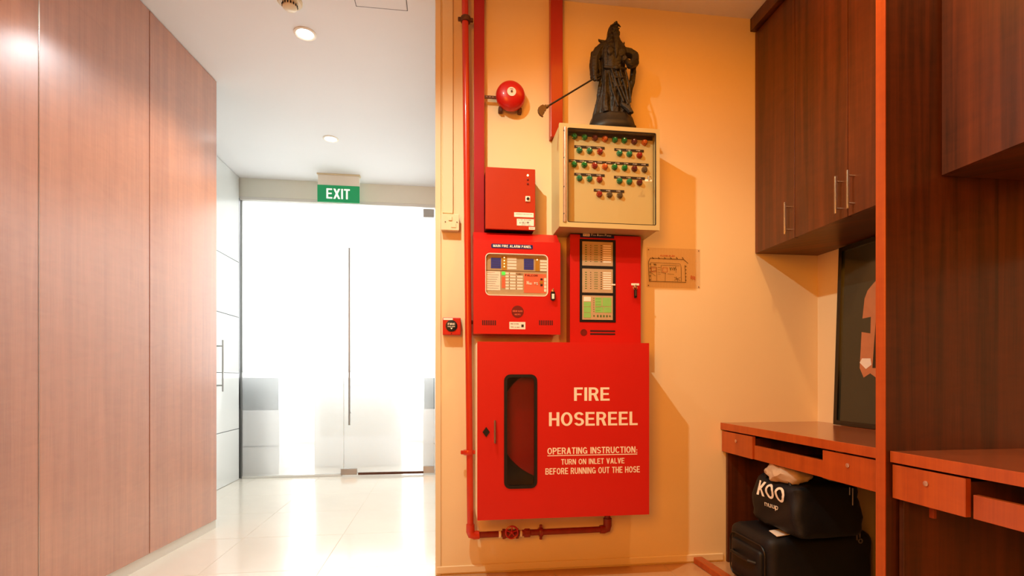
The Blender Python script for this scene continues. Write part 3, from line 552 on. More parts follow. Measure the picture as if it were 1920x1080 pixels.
# ------------------------------------------------------------ joinery on the right
XC = 1.687; ZB = 1.682
def bar_handle(parent, X, Y, z0, z1):
    m = MB().tube([(X-0.030, Y, z0), (X-0.030, Y, z1)], 0.0055, 10)
    for z in (z0+0.022, z1-0.022): m.tube([(X-0.030, Y, z), (X, Y, z)], 0.004, 8)
    return obj('handle', m, M_chrome, parent, smooth=True)
def wall_cabinet(label, ya, yb, doors, XF, handles):
    t = thing('wall_cabinet', label, 'cabinet', (XR, (ya+yb)/2, ZB), 'cherry wall cabinets')
    obj('body', MB().box(XF+0.045, XR-0.001, ya, yb, ZB+0.001, HC-0.075, 0.001), M_woodR, t)
    obj('bottom_board', MB().box(XF+0.0195, XR-0.001, ya, yb, ZB, ZB+0.018, 0.0005), M_woodR, t)
    obj('cornice', MB().box(XF-0.028, XR-0.001, ya, yb, HC-0.072, HC-0.002, 0.002), M_woodR, t)
    for i, (a, b_) in enumerate(doors):
        d = obj('door', MB().box(XF, XF+0.019, a+0.0022, b_-0.0022, ZB, HC-0.080, 0.0005), M_woodR, t)
        for (hi, hy, ha, hb_) in handles:
            if hi == i: bar_handle(d, XF, hy, ha, hb_)
    return t
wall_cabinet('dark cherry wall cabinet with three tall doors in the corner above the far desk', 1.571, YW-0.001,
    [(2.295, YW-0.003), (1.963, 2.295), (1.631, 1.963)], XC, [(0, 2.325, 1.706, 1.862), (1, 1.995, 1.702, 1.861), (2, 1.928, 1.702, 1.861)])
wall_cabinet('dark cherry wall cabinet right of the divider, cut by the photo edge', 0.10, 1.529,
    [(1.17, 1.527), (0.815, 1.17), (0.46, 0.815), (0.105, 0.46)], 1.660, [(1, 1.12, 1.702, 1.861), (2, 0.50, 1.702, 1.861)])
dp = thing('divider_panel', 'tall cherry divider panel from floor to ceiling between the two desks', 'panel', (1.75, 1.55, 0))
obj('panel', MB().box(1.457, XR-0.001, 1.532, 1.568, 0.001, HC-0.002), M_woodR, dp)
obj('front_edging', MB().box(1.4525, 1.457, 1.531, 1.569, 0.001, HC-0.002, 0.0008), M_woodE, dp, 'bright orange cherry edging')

def lock(parent, X, Y, z):
    m = MB().lathe([(0.0075, 0.0), (0.0085, -0.003), (0.006, -0.004), (0.001, -0.004)], (X, Y, z), 'X', 16)
    o = obj('lock', m, M_brass, parent, smooth=True)
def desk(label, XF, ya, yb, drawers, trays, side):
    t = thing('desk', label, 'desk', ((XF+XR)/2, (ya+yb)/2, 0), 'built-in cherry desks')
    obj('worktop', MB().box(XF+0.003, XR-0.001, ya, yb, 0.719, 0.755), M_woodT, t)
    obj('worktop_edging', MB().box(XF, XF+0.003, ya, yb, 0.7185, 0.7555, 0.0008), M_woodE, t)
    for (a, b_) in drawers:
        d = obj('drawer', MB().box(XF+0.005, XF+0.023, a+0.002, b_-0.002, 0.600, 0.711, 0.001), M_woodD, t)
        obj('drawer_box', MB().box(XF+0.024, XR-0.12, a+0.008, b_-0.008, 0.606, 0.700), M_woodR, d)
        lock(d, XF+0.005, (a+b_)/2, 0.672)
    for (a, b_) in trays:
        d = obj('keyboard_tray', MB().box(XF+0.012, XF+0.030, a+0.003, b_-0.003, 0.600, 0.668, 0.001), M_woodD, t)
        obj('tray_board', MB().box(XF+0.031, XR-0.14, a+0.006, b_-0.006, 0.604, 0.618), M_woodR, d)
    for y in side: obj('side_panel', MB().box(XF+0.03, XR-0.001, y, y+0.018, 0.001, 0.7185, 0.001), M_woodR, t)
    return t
desk('cherry desk in the corner with the black bags under it', 1.486, 1.570, YW-0.001, [(2.334, YW-0.004), (1.602, 1.866)], [(1.866, 2.334)], [YW-0.022])
d2 = desk('cherry desk right of the divider, with the round-lock drawer', 1.470, 0.25, 1.530, [(1.282, 1.528)], [(0.62, 1.272)], [1.508])
lp = onX(1746, 952, 1.56)[0]
obj('latch_block', MB().box(1.56, 1.572, lp-0.008, lp+0.008, 0.545, 0.606, 0.001), M_woodE, d2, 'small reddish wooden block under the drawer')
kk = MB()
t = thing('paper_stack', 'grey papers lying in the open tray of the right-hand desk', 'papers', (1.68, 1.0, 0.6185))
for k in range(3): obj('sheet', MB().box(1.56, 1.80, 0.78+0.01*k, 1.14+0.006*k, 0.6185+0.003*k, 0.621+0.003*k, 0.0008), M_steel if k == 9 else M_tan, t)

# framed picture leaning in the corner on the desk
t = thing('framed_picture', 'tall black framed dark print leaning on the desk behind the divider', 'picture', (2.03, 2.1, 0.756))
fm = Matrix.Translation((0, 0, 0))
def lean(mb):
    for v in mb.bm.verts: v.co.x += (v.co.z-0.756)*0.035
    return mb
ya, yb, za, zb = 1.72, 2.425, 0.7575, 1.674
def ringX(mb, x0, x1, ya, yb, za, zb, w):
    mb.box(x0, x1, ya, yb, za, za+w).box(x0, x1, ya, yb, zb-w, zb).box(x0, x1, ya, ya+w, za+w, zb-w).box(x0, x1, yb-w, yb, za+w, zb-w); return mb
obj('frame', lean(ringX(MB(), 2.000, 2.022, ya, yb, za, zb, 0.022)), M_gloss, t)
obj('print', lean(MB().box(2.010, 2.018, ya+0.022, yb-0.022, za+0.022, zb-0.022)), M_mat, t, 'dark green print under glass')
yy = lambda px, py: onX(px, py, 2.02)
arch = [yy(1612, 690), yy(1614, 600), yy(1617, 560), yy(1622, 545), yy(1632, 532), yy(1660, 500), yy(1660, 720), yy(1632, 700), yy(1620, 708)]  # salmon, dark and pale shapes laid flat on the picture face
obj('salmon_arch', lean(MB().prismX(arch, 2.0095, 2.0100)), M_salmon, t, 'salmon arch on the picture')
sq = [yy(1611, 598), yy(1630, 594), yy(1630, 625), yy(1611, 622)]
obj('dark_square', lean(MB().prismX(sq, 2.0088, 2.0093)), M_mat, t)
sq = [yy(1640, 590), yy(1652, 580), yy(1652, 690), yy(1636, 690)]
obj('black_stroke', lean(MB().prismX(sq, 2.0088, 2.0093)), M_gloss, t)
wh = [yy(1612, 680), yy(1616, 672), yy(1632, 672), yy(1634, 684), yy(1624, 692)]
obj('pale_patch', lean(MB().prismX(wh, 2.0085, 2.0092)), M_paper, t, 'pale patch on the picture')

# ------------------------------------------------------------ things under the desk
def noisy(mb, amp, sc, seed=0):
    for v in mb.bm.verts:
        n = noise.noise_vector(Vector(v.co)*sc+Vector((seed, seed, seed))); v.co += n*amp
    return mb
def sub_box(x0, x1, y0, y1, z0, z1, bev, cuts=10, seg=4):
    b = MB(); b.box(x0, x1, y0, y1, z0, z1, bev, seg)
    bmesh.ops.subdivide_edges(b.bm, edges=[e for e in b.bm.edges if e.calc_length() > 0.06], cuts=cuts, use_grid_fill=True)
    return b
sx0, sx1, sy0, sy1 = 1.425, 1.945, 2.10, 2.44
t = thing('suitcase', 'black soft suitcase lying on the floor under the corner desk', 'suitcase', ((sx0+sx1)/2, (sy0+sy1)/2, 0))
body = sub_box(sx0, sx1, sy0, sy1, 0.004, 0.275, 0.045, 6, 4); noisy(body, 0.008, 7)
for v in body.bm.verts: v.co.z = max(v.co.z+(0.02*(v.co.x-sx0)/0.54 if v.co.z > 0.15 else 0), 0.003)
obj('body', body, M_nylon, t, smooth=True)
pf = sub_box(sx0-0.018, sx0+0.03, sy0+0.05, sy1-0.05, 0.04, 0.21, 0.018, 4, 3)
obj('pocket', pf, M_nylon2, t, smooth=True)
z = MB(); P = [(sx0-0.004, y, zz) for y, zz in rr(sy0+0.03, sy1-0.03, 0.03, 0.235, 0.04, 5)]
z.tube(P+[P[0]], 0.0035, 6); obj('piping', z, M_black, t, smooth=True)
hnd = MB().tube([(sx0-0.016, 2.18, 0.15), (sx0-0.04, 2.20, 0.155), (sx0-0.042, 2.27, 0.155), (sx0-0.04, 2.34, 0.155), (sx0-0.016, 2.36, 0.15)], 0.009, 8)
obj('carry_handle', hnd, M_black, t, smooth=True)
obj('rivet', MB().ball((sx0-0.014, 2.155, 0.085), 0.006, (0.5, 1, 1)), M_steel, t, smooth=True)
zp = MB(); X, zq = onY(1606, 1000, sy0-0.006); zp.box(X-0.003, X+0.003, sy0-0.009, sy0-0.005, zq-0.03, zq+0.01)
zp.box(X+0.012, X+0.018, sy0-0.009, sy0-0.005, zq-0.02, zq+0.008).torus((X+0.018, sy0-0.008, zq-0.035), 0.009, 0.0025)
obj('zip_pull', zp, M_steel, t)
for yq in (2.16, 2.38):
    obj('wheel', MB().lathe([(0.018, -0.012), (0.022, -0.008), (0.022, 0.008), (0.018, 0.012)], (sx1-0.01, yq, 0.0225), 'Y', 16), M_black, t, smooth=True)
lx = [(1442, 995), (1482, 989), (1492, 1000), (1457, 1006)]
def onZ(px, py, zz):
    dx, dy, u = ray(px, py); k = (zz-CAMZ)/u; return dx*k, dy*k
lm = MB(); pts = [onZ(p[0], p[1], 0.288) for p in lx]
va = [lm.bm.verts.new((p[0], p[1], 0.289)) for p in pts]; vb = [lm.bm.verts.new((p[0], p[1], 0.2865)) for p in pts]
lm.bm.faces.new(va); lm.bm.faces.new(vb[::-1])
for i in range(4): lm.bm.faces.new((va[i], vb[i], vb[(i+1) % 4], va[(i+1) % 4]))
obj('luggage_label', lm, M_paper, t, 'beige paper luggage label')

bx0, bx1, by0, by1 = 1.50, 1.83, 2.03, 2.36
t = thing('tote_bag', 'black tote bag with white printed letters standing on the suitcase', 'bag', ((bx0+bx1)/2, (by0+by1)/2, 0.295))
bb = sub_box(bx0, bx1, by0, by1, 0.30, 0.535, 0.035, 6, 3); noisy(bb, 0.022, 7, 3); noisy(bb, 0.007, 22, 8)
for v in bb.bm.verts:
    k = max(0.0, (v.co.z-0.30)/0.24); v.co.z -= 0.022*k*(1-abs(v.co.y-2.19)/0.17) if k > 0.7 else 0; v.co.y = 2.195+(v.co.y-2.195)*(1.04-0.10*k); v.co.z = max(v.co.z, 0.298)
from mathutils.bvhtree import BVHTree
bag_tree = BVHTree.FromBMesh(bb.bm)
obj('body', bb, M_nylon, t, smooth=True)
hd = MB().tube([(bx0+0.03, 2.28, 0.50), (bx0+0.02, 2.27, 0.55), (bx0+0.05, 2.20, 0.575), (bx0+0.03, 2.12, 0.55), (bx0+0.03, 2.10, 0.50)], 0.008, 8)
obj('strap', hd, M_nylon2, t, smooth=True)
def textX(s, ya, yb, za, zb, X, m, parent, skew=0.0, bold=0.0):
    b = textmb(s, bold, 0.002); xs = [v.co.x for v in b.verts]; ys_ = [v.co.y for v in b.verts]
    ax, bx, ay, by = min(xs), max(xs), min(ys_), max(ys_)
    for v in b.verts:
        x, y, z = v.co; u = (x-ax)/(bx-ax)
        py_, pz_ = ya+u*(yb-ya), za+(y-ay)/(by-ay)*(zb-za)+skew*u
        hit = bag_tree.ray_cast(Vector((1.0, py_, pz_)), Vector((1, 0, 0)))[0]      # printed on the bag's own surface
        v.co = ((hit.x if hit else X)-0.0065-z*0.25, py_, pz_)
    q = MB(); q.merge(b); return obj('lettering', q, m, parent)
textX('KOO', 2.295, 2.10, 0.438, 0.506, bx0-0.024, M_white, t, 0.0, 0.0)
textX('nuup', 2.245, 2.16, 0.388, 0.412, bx0-0.024, M_white, t, 0.0, 0.0)
X, zq = onY(1598, 915, by0-0.014)
obj('zip_pull', MB().box(X-0.002, X+0.003, by0-0.018, by0-0.013, zq-0.075, zq, 0.001).box(X-0.016, X-0.012, by0-0.018, by0-0.013, zq-0.03, zq+0.005, 0.001), M_steel, t)
cl = MB().ball((1.575, 2.19, 0.560), 0.10, (0.85, 1.1, 0.55), 4)
noisy(cl, 0.022, 14, 5); noisy(cl, 0.010, 40, 9)
for v in cl.bm.verts: v.co.z = min(max(v.co.z, 0.522), 0.599)
tag(obj('cloth', cl, M_cloth, None, smooth=True, loc=(1.60, 2.17, 0.532)), 'crumpled beige cloth stuffed on top of the black tote bag', 'cloth')

# reddish strip on the floor
t = MB(); xs0 = onY(1298, 1050, YW)[0]
b = MB().box(xs0, xs0+0.050, 1.80, YW-0.012, 0.0005, 0.034, 0.003)
for v in b.bm.verts: v.co.x += (YW-v.co.y)*0.04
tag(obj('wooden_strip', b, M_woodE, None, loc=(xs0+0.03, 2.1, 0.0)), 'reddish wooden strip on the floor running out from the wall beside the desk', 'strip')

# ------------------------------------------------------------ red pipes and trunking
YP = YW-0.055
pt = onY(873, 0, YP)[0]; pb = onY(882, 1000, YP)[0]; zb_ = 0.212
t = thing('water_pipe', 'red water pipe running down the wall and along under the hose cabinet', 'pipe', (pb, YP, 0.2))
zt = HC-0.001
obj('riser', MB().tube([(pt-0.004, YP, zt), (pb, YP, zb_+0.03)], 0.0165, 16), M_pipe, t, smooth=True)
obj('elbow', MB().tube([(pb, YP, zb_+0.055), (pb, YP, zb_+0.02), (pb+0.006, YP, zb_+0.005), (pb+0.02, YP, zb_), (pb+0.045, YP, zb_)], [0.021, 0.022, 0.023, 0.022, 0.021], 16), M_pipe, t, smooth=True)
xe = onY(1139, 985, YP)[0]
obj('bottom_run', MB().tube([(pb+0.03, YP, zb_), (xe, YP, zb_+0.004)], 0.0155, 16), M_pipedk, t, smooth=True)
obj('elbow', MB().tube([(xe-0.04, YP, zb_+0.004), (xe-0.02, YP, zb_+0.004), (xe-0.004, YP, zb_+0.008), (xe, YP, zb_+0.024), (xe, YP, zb_+0.06)], [0.021, 0.022, 0.023, 0.022, 0.022], 16), M_pipedk, t, smooth=True)
obj('inlet_stub', MB().tube([(xe, YP, zb_+0.05), (xe, YP, 0.3325)], 0.0155, 14), M_pipedk, t, smooth=True)
for (px, py) in ((873, 37), (878, 848)):
    x, z = onY(px, py, YP)
    m = MB().lathe([(0.024, -0.012), (0.026, -0.006), (0.026, 0.006), (0.024, 0.012)], (x, YP, z), 'Z', 18)
    m.box(x-0.038, x+0.038, YP-0.006, YP+0.006, z-0.010, z+0.010, 0.003).tube([(x, YP+0.02, z), (x, YW, z)], 0.008, 8)
    obj('clamp', m, M_rust if py < 100 else M_pipe, t, smooth=True)
x = onY(1014, 997, YP)[0]
obj('clamp', MB().lathe([(0.022, -0.010), (0.024, -0.005), (0.024, 0.005), (0.022, 0.010)], (x, YP, zb_+0.002), 'X', 18).box(x-0.007, x+0.007, YP-0.005, YP+0.005, zb_-0.036, zb_+0.040, 0.002).tube([(x, YP+0.02, zb_), (x, YW, zb_)], 0.008, 8), M_pipedk, t, smooth=True)
xv, zv = onY(957, 995, YP); zv = zb_
v = obj('valve', MB().lathe([(0.018, -0.042), (0.026, -0.040), (0.026, -0.028), (0.020, -0.022), (0.024, 0), (0.020, 0.022), (0.026, 0.028), (0.026, 0.040), (0.018, 0.042)], (xv, YP, zb_), 'X', 12)
    .tube([(xv, YP, zb_), (xv, YP-0.03, zb_+0.02), (xv, YP-0.058, zb_+0.024)], [0.018, 0.014, 0.006], 12), M_pipedk, t, smooth=True)
hw = MB().torus((xv, YP-0.058, zb_+0.024), 0.030, 0.0045, 'Y', 20, 8).ball((xv, YP-0.058, zb_+0.024), 0.009)
for k in range(5):
    a = 2*PI*k/5+0.3; hw.tube([(xv, YP-0.058, zb_+0.024), (xv+0.03*math.cos(a), YP-0.058, zb_+0.024+0.03*math.sin(a))], 0.003, 6)
obj('handwheel', hw, M_reddk, v, smooth=True)
for dx in (-0.054, 0.052):
    obj('tape_wrap', MB().lathe([(0.0175, -0.006), (0.0185, -0.004), (0.0185, 0.004), (0.0175, 0.006)], (xv+dx, YP, zb_), 'X', 14), M_white, t, 'white sealing tape', True)
obj('union', MB().lathe([(0.019, -0.016), (0.023, -0.012), (0.023, 0.012), (0.019, 0.016)], (xv+0.085, YP, zb_), 'X', 8), M_pipedk, t, smooth=False)

def trunk(pxa, pxb, py, z0, depth, m, label, name):
    xa = onY(pxa, py, YW-depth)[0]; xb = onY(pxb, py, YW-depth)[0]
    t = thing(name, label, 'trunking', ((xa+xb)/2, YW, z0))
    obj('channel', MB().box(xa, xb, YW-depth*0.72, YW, z0, HC-0.001, 0.001), m, t)
    obj('cover', MB().box(xa-0.001, xb+0.001, YW-depth, YW-depth*0.72, z0, HC-0.001, 0.003, 2), m, t)
    return t
trunk(889, 908, 200, 1.715, 0.045, M_reddk, 'crimson flat trunking beside the red pipe', 'cable_trunking')
trunk(1033, 1055, 100, 2.232, 0.05, M_orange, 'orange-red flat trunking dropping behind the bronze statue', 'cable_trunking')
trunk(830, 849, 200, onY(840, 401, YW)[1], 0.012, M_plastic, 'narrow cream trunking above the cream wall switch', 'cable_trunking')
xa, z = onY(874, 604, YW-0.03); xb = onY(892, 604, YW-0.03)[0]
tag(obj('pipe_stub', MB().tube([(xa, YW-0.028, z), (xb, YW-0.028, z)], 0.010, 12).tube([(xa-0.002, YW-0.028, z), (xa+0.016, YW-0.028, z)], 0.014, 12).tube([(xa+0.01, YW-0.028, z), (xa+0.01, YW, z)], 0.006, 8), M_rust, None, smooth=True, loc=(xa, YW-0.03, z)), 'short rusty conduit stub left of the main alarm panel', 'pipe')

# ------------------------------------------------------------ wall switch, call point, bell
x0, x1, z0, z1 = rY(827, 400, 861, 432, YW-0.04)
t = thing('wall_switch', 'cream square switch box on the wall edge above the small red call point', 'switch', ((x0+x1)/2, YW, z0))
obj('back_box', MB().box(x0+0.002, x1-0.002, YW-0.030, YW, z0+0.002, z1-0.002, 0.003), M_plastic, t)
obj('face_plate', MB().box(x0, x1, YW-0.038, YW-0.030, z0, z1, 0.003, 2), M_plastic, t)
cx, cz = (x0+x1)/2, (z0+z1)/2
obj('rocker', MB().box(cx-0.008, cx+0.010, YW-0.043, YW-0.038, cz+0.006, cz+0.026, 0.002), M_plastic, t)
obj('fuse_carrier', MB().box(cx+0.004, cx+0.030, YW-0.041, YW-0.038, cz-0.028, cz-0.006, 0.002), M_plastic, t)
for xq in (cx-0.024, cx+0.034): obj('screw', MB().lathe([(0.003, 0), (0.003, -0.002), (0.0005, -0.002)], (xq, YW-0.038, cz), 'Y', 10), M_rust, t)

x0, x1, z0, z1 = rY(830, 595, 864, 628, YW-0.04)
t = thing('call_point', 'small square red fire call point with black disc on the wall edge', 'call point', ((x0+x1)/2, YW, z0))
obj('housing', MB().box(x0, x1, YW-0.040, YW, z0, z1, 0.004, 2), M_red, t)
cx, cz = onY(846.5, 611, YW-0.041)
obj('disc', MB().lathe([(0.029, 0.0), (0.029, -0.003), (0.026, -0.004), (0.001, -0.004)], (cx, YW-0.040, cz), 'Y', 28), M_black, t, smooth=True)
mm = MB(); text('FIRE', cx-0.018, cx+0.018, cz+0.004, cz+0.014, YW-0.0445, M_white, t, mb=mm); text('PUSH HERE', cx-0.018, cx+0.018, cz-0.006, cz-0.001, YW-0.0445, M_white, t, mb=mm)
mm.prism([(cx-0.006, cz-0.010), (cx+0.006, cz-0.010), (cx, cz-0.018)], YW-0.0447, YW-0.0442)
tiny('lettering', mm, M_white, t)
obj('label_strip', MB().box(x0+0.003, x0+0.050, YW-0.041, YW-0.0398, z1-0.013, z1-0.003), M_paper, t)
obj('screw', MB().lathe([(0.0025, 0), (0.0025, -0.002), (0.0005, -0.002)], (cx, YW-0.040, z0+0.007), 'Y', 10), M_black, t)

YB = YW-0.055; cx, cz = onY(958, 177, YB)
t = thing('alarm_bell', 'round red fire alarm bell with white centre label beside the trunking', 'bell', (cx, YW, cz))
R_ = 0.0745
obj('gong', MB().lathe([(R_, 0.024), (R_+0.001, 0.018), (R_*0.97, 0.004), (R_*0.90, -0.006), (R_*0.76, -0.015), (R_*0.55, -0.022), (R_*0.3, -0.026), (0.001, -0.027)], (cx, YB, cz), 'Y', 48), M_red, t, smooth=True)
obj('back_plate', MB().lathe([(0.045, 0.02), (0.045, 0.054)], (cx, YB, cz), 'Y', 24), M_rust, t, smooth=True)
obj('centre_label', MB().lathe([(0.0225, -0.0245), (0.0225, -0.0275), (0.001, -0.0278)], (cx, YB, cz), 'Y', 28), M_paper, t)
obj('centre_nut', MB().lathe([(0.0055, -0.0275), (0.005, -0.033), (0.001, -0.034)], (cx, YB, cz), 'Y', 6), M_rust, t)
mm = MB(); text('FIRE', cx-0.008, cx+0.009, cz+0.009, cz+0.015, YB-0.028, M_ink, t, mb=mm); tiny('lettering', mm, M_ink, t)
for sx in (-1, 1):
    obj('mounting_lug', MB().box(cx+sx*0.050-0.010, cx+sx*0.050+0.010, YB+0.024, YW, cz-0.075, cz-0.050, 0.003), M_rust, t)
xa = onY(909, 181, YW-0.04)[0]
b = MB().box(xa, cx-0.05, YW-0.036, YW-0.031, cz-0.018, cz-0.002, 0.001)
obj('bracket', b, M_rust, t)
for k in range(3): obj('rivet', MB().ball((xa+0.010+k*0.016, YW-0.037, cz-0.010), 0.0035, (1, 0.6, 1), 1), M_brass, t)

# ------------------------------------------------------------ small orange-red box
Y = 2.51; x0, x1, z0, z1 = 0.195, 0.444, 1.7315, 2.036
t = thing('metal_box', 'small orange-red metal box above the main alarm panel', 'box', ((x0+x1)/2, YW, z0))
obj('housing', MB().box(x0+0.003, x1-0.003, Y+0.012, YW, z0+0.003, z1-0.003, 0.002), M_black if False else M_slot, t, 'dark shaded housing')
dr_ = obj('door', MB().box(x0, x1, Y, Y+0.012, z0, z1, 0.002), M_redor, t)
def P_(px, py): return onY(px, py, Y)
for (px, py, m, nm) in ((989.5, 329, M_ledw, 'lit_lamp'), (989.5, 337, M_maroon, 'red_lamp'), (989.5, 345, M_maroon, 'red_lamp')):
    a = P_(px, py); obj(nm, MB().lathe([(0.0045, 0), (0.0045, -0.004), (0.002, -0.006), (0.0005, -0.006)], (a[0], Y, a[1]), 'Y', 14), m, dr_, smooth=True)
a = P_(989.5, 373.5)
obj('lock_plate', MB().box(a[0]-0.012, a[0]+0.012, Y-0.006, Y, a[1]-0.014, a[1]+0.014, 0.002), M_paper, dr_)
obj('lock', MB().lathe([(0.007, 0), (0.007, -0.004), (0.001, -0.004)], (a[0], Y-0.006, a[1]), 'Y', 14).box(a[0]-0.0015, a[0]+0.0015, Y-0.013, Y-0.009, a[1]-0.006, a[1]+0.006), M_ink, dr_)
for (xa, ya, xb, yb) in ((964, 398, 1000.5, 408), (969, 410, 1001, 424), (991.5, 425.5, 1003, 431)):
    q = rY(xa, ya, xb, yb, Y); obj('label_sticker', MB().box(q[0], q[1], Y-0.001, Y, q[2], q[3]), M_paper, dr_)
mm = MB()
for (s, xa, ya, xb, yb) in (('SERVICE CONTRACTOR', 967, 400.5, 998, 403), ('24 HR HOTLINE', 971, 411.5, 996, 414), ('6 112 77', 974, 415.5, 992, 420), ('FAULT CALL', 978, 421, 996, 423), ('TEST', 993, 427, 1001, 429.5)):
    q = rY(xa, ya, xb, yb, Y); text(s, q[0], q[1], q[2], q[3], Y-0.0012, M_ink, dr_, mb=mm)
tiny('lettering', mm, M_ink, dr_)

# ------------------------------------------------------------ beige indicator cabinet
Y = 2.42; x0, x1, z0, z1 = 0.545, 1.053, 1.729, 2.230
t = thing('indicator_cabinet', 'beige metal cabinet with glass door full of coloured indicator lamps', 'cabinet', ((x0+x1)/2, YW, z0))
hs = MB().ring(rr(x0+0.004, x1-0.004, z0+0.004, z1-0.004, 0.0), rr(x0+0.012, x1-0.012, z0+0.012, z1-0.012, 0.0), Y+0.014, YW)
hs.box(x0+0.01, x1-0.01, YW-0.006, YW, z0+0.01, z1-0.01)
obj('housing', hs, M_beige, t)
wx0, wx1, wz0, wz1 = rY(1064, 238, 1230.5, 423, Y)
wz1 -= 0.002
df = obj('door_frame', MB().ring(rr(x0, x1, z0, z1, 0.003), rr(wx0, wx1, wz0, wz1, 0.008), Y, Y+0.014), M_beige, t)
obj('glass', MB().box(wx0-0.003, wx1+0.003, Y+0.006, Y+0.009, wz0-0.003, wz1+0.003), M_pane, df)
obj('gasket', MB().ring(rr(wx0, wx1, wz0, wz1, 0.008), rr(wx0+0.004, wx1-0.004, wz0+0.004, wz1-0.004, 0.006), Y+0.002, Y+0.006), M_black, df)
hxa = onY(1055.5, 300, Y)[0]; hxb = onY(1062.5, 300, Y)[0]
hp = obj('piano_hinge', MB().box(hxa, hxb, Y-0.003, Y, wz0, wz1, 0.0008).tube([((hxa+hxb)/2, Y-0.004, wz0), ((hxa+hxb)/2, Y-0.004, wz1)], 0.003, 8), M_brass, t)
for zz in (0.04, 0.17, 0.31, 0.44): obj('hinge_screw', MB().ball(((hxa+hxb)/2-0.004, Y-0.004, wz0+zz), 0.0035, (1, 0.5, 1), 1), M_ink, hp)
YI = Y+0.045
pn = obj('inner_panel', MB().box(x0+0.016, x1-0.016, YI, YI+0.004, z0+0.014, z1-0.014), M_beigein, t)
def zp2(zx, zy): return onY(1020+zx/4.5, 210+zy/4.5, YI)
rows = [
 ([(255,207,'g'),(340,215,'g'),(427,222,'d'),(512,230,'o'),(595,236,'g'),(675,242,'g'),(758,252,'d'),(845,260,'o')], [(205,178,880,222)]),
 ([(297,325,'t'),(382,330,'t'),(470,337,'r'),(635,350,'t'),(718,357,'t'),(803,368,'r')], [(255,290,510,308),(593,314,840,334)]),
 ([(252,443,'g'),(338,447,'g'),(425,455,'r'),(512,463,'o'),(593,466,'g'),(678,473,'g'),(760,480,'d'),(845,488,'k')], [(210,408,880,450)]),
 ([(297,560,'t'),(382,565,'t'),(467,572,'r'),(635,583,'t'),(718,590,'t'),(803,597,'d')], [(255,522,510,540),(590,546,850,566)]),
 ([(465,695,'r'),(550,700,'k'),(637,705,'k')], [(420,657,675,674)])]
LM = {'g': M_lampg, 't': M_lampt, 'r': M_lampr, 'd': M_lampd, 'o': M_lampo, 'k': M_lampk}
for lamps, strips in rows:
    for (zx, zy, k) in lamps:
        a = zp2(zx, zy)
        o = obj('indicator_lamp', MB().lathe([(0.0150, 0), (0.0150, -0.006), (0.0125, -0.007), (0.012, -0.014), (0.009, -0.018), (0.001, -0.019)], (a[0], YI, a[1]), 'Y', 20), LM[k], pn, smooth=True)
    for (xa, ya, xb, yb) in strips:
        A = zp2(xa, ya); B = zp2(xb, yb); hh = 0.0115
        zc = (A[1]+B[1])/2
        obj('label_strip', MB().box(A[0], B[0], YI-0.003, YI, zc-hh/2, zc+hh/2), M_ink, pn)
        mm = MB(); n = max(1, round((B[0]-A[0])/0.047))
        for i in range(n):
            xa_ = A[0]+(B[0]-A[0])*(i+0.22)/n; text('FAN', xa_, xa_+0.02, zc-0.002, zc+0.002, YI-0.0032, M_paper, pn, mb=mm, bold=0)
        tiny('lettering', mm, M_paper, pn)
A = zp2(200, 150); B = zp2(900, 170)
obj('top_rail', MB().box(A[0], x1-0.02, YI-0.004, YI, 2.192, 2.212), M_ink, pn)
a = onY(1213, 338, Y)
kt = thing('key_set', 'keys with a white tag in the lock of the beige lamp cabinet', 'keys', (a[0], Y-0.01, a[1]), None)
obj('key', MB().tube([(a[0], Y+0.0, a[1]), (a[0], Y-0.016, a[1])], 0.005, 10).box(a[0]-0.002, a[0]+0.002, Y-0.026, Y-0.014, a[1]-0.010, a[1]+0.012, 0.001), M_key, kt)
obj('tag', MB().box(a[0]-0.018, a[0]+0.018, Y-0.020, Y-0.017, a[1]-0.014, a[1]-0.003, 0.001), M_white, kt)
obj('key_ring', MB().torus((a[0]+0.004, Y-0.020, a[1]+0.004), 0.009, 0.0014), M_steel, kt)

# ------------------------------------------------------------ main alarm panel
Y = 2.47; x0, x1, z0, z1 = 0.135, 0.562, 1.212, 1.722
t = thing('fire_alarm_panel', 'red main fire alarm panel with lit zone display left of the narrow panel', 'alarm panel', ((x0+x1)/2, YW, z0))
zf = 1.664
hs = MB().prismX([(YW, z0+0.004), (Y+0.014, z0+0.004), (Y+0.014, zf+0.004), (YW-0.075, z1), (YW, z1)], x0+0.002, x1-0.002)
obj('housing', hs, M_red, t)
wx0, wx1, wz0, wz1 = rY(910, 474, 1027.5, 556, Y)
df = obj('door', MB().ring(rr(x0, x1, z0, zf, 0.003), rr(wx0, wx1, wz0, wz1, 0.022), Y, Y+0.014), M_red, t)
obj('window_bevel', MB().ring(rr(wx0, wx1, wz0, wz1, 0.022), rr(wx0+0.003, wx1-0.003, wz0+0.003, wz1-0.003, 0.020), Y-0.0012, Y+0.013), M_paper, df)
YD = Y+0.0132
ds = obj('display_board', MB().box(wx0-0.001, wx1+0.001, YD, YD+0.0006, wz0-0.001, wz1+0.001), M_tan, t)
W_, H_ = wx1-wx0, wz1-wz0
def U(u, v): return wx0+u*W_, wz1-v*H_      # 0..1 inside the window, v downward
def Z4(zx, zy): return U((zx-207)/603.0, (zy-222)/418.0)
def patch(xa, ya, xb, yb, m, nm, par, y=YD-0.001, th=0.0012):
    a, b_ = Z4(xa, ya), Z4(xb, yb); return obj(nm, MB().box(a[0], b_[0], y, y+th, b_[1], a[1]), m, par)
patch(262, 262, 358, 366, M_blue, 'blue_screen', ds); patch(580, 262, 674, 372, M_blue, 'blue_screen', ds)
patch(366, 240, 414, 384, M_ochre, 'lamp_strip', ds); patch(690, 256, 732, 384, M_ochre, 'lamp_strip', ds)
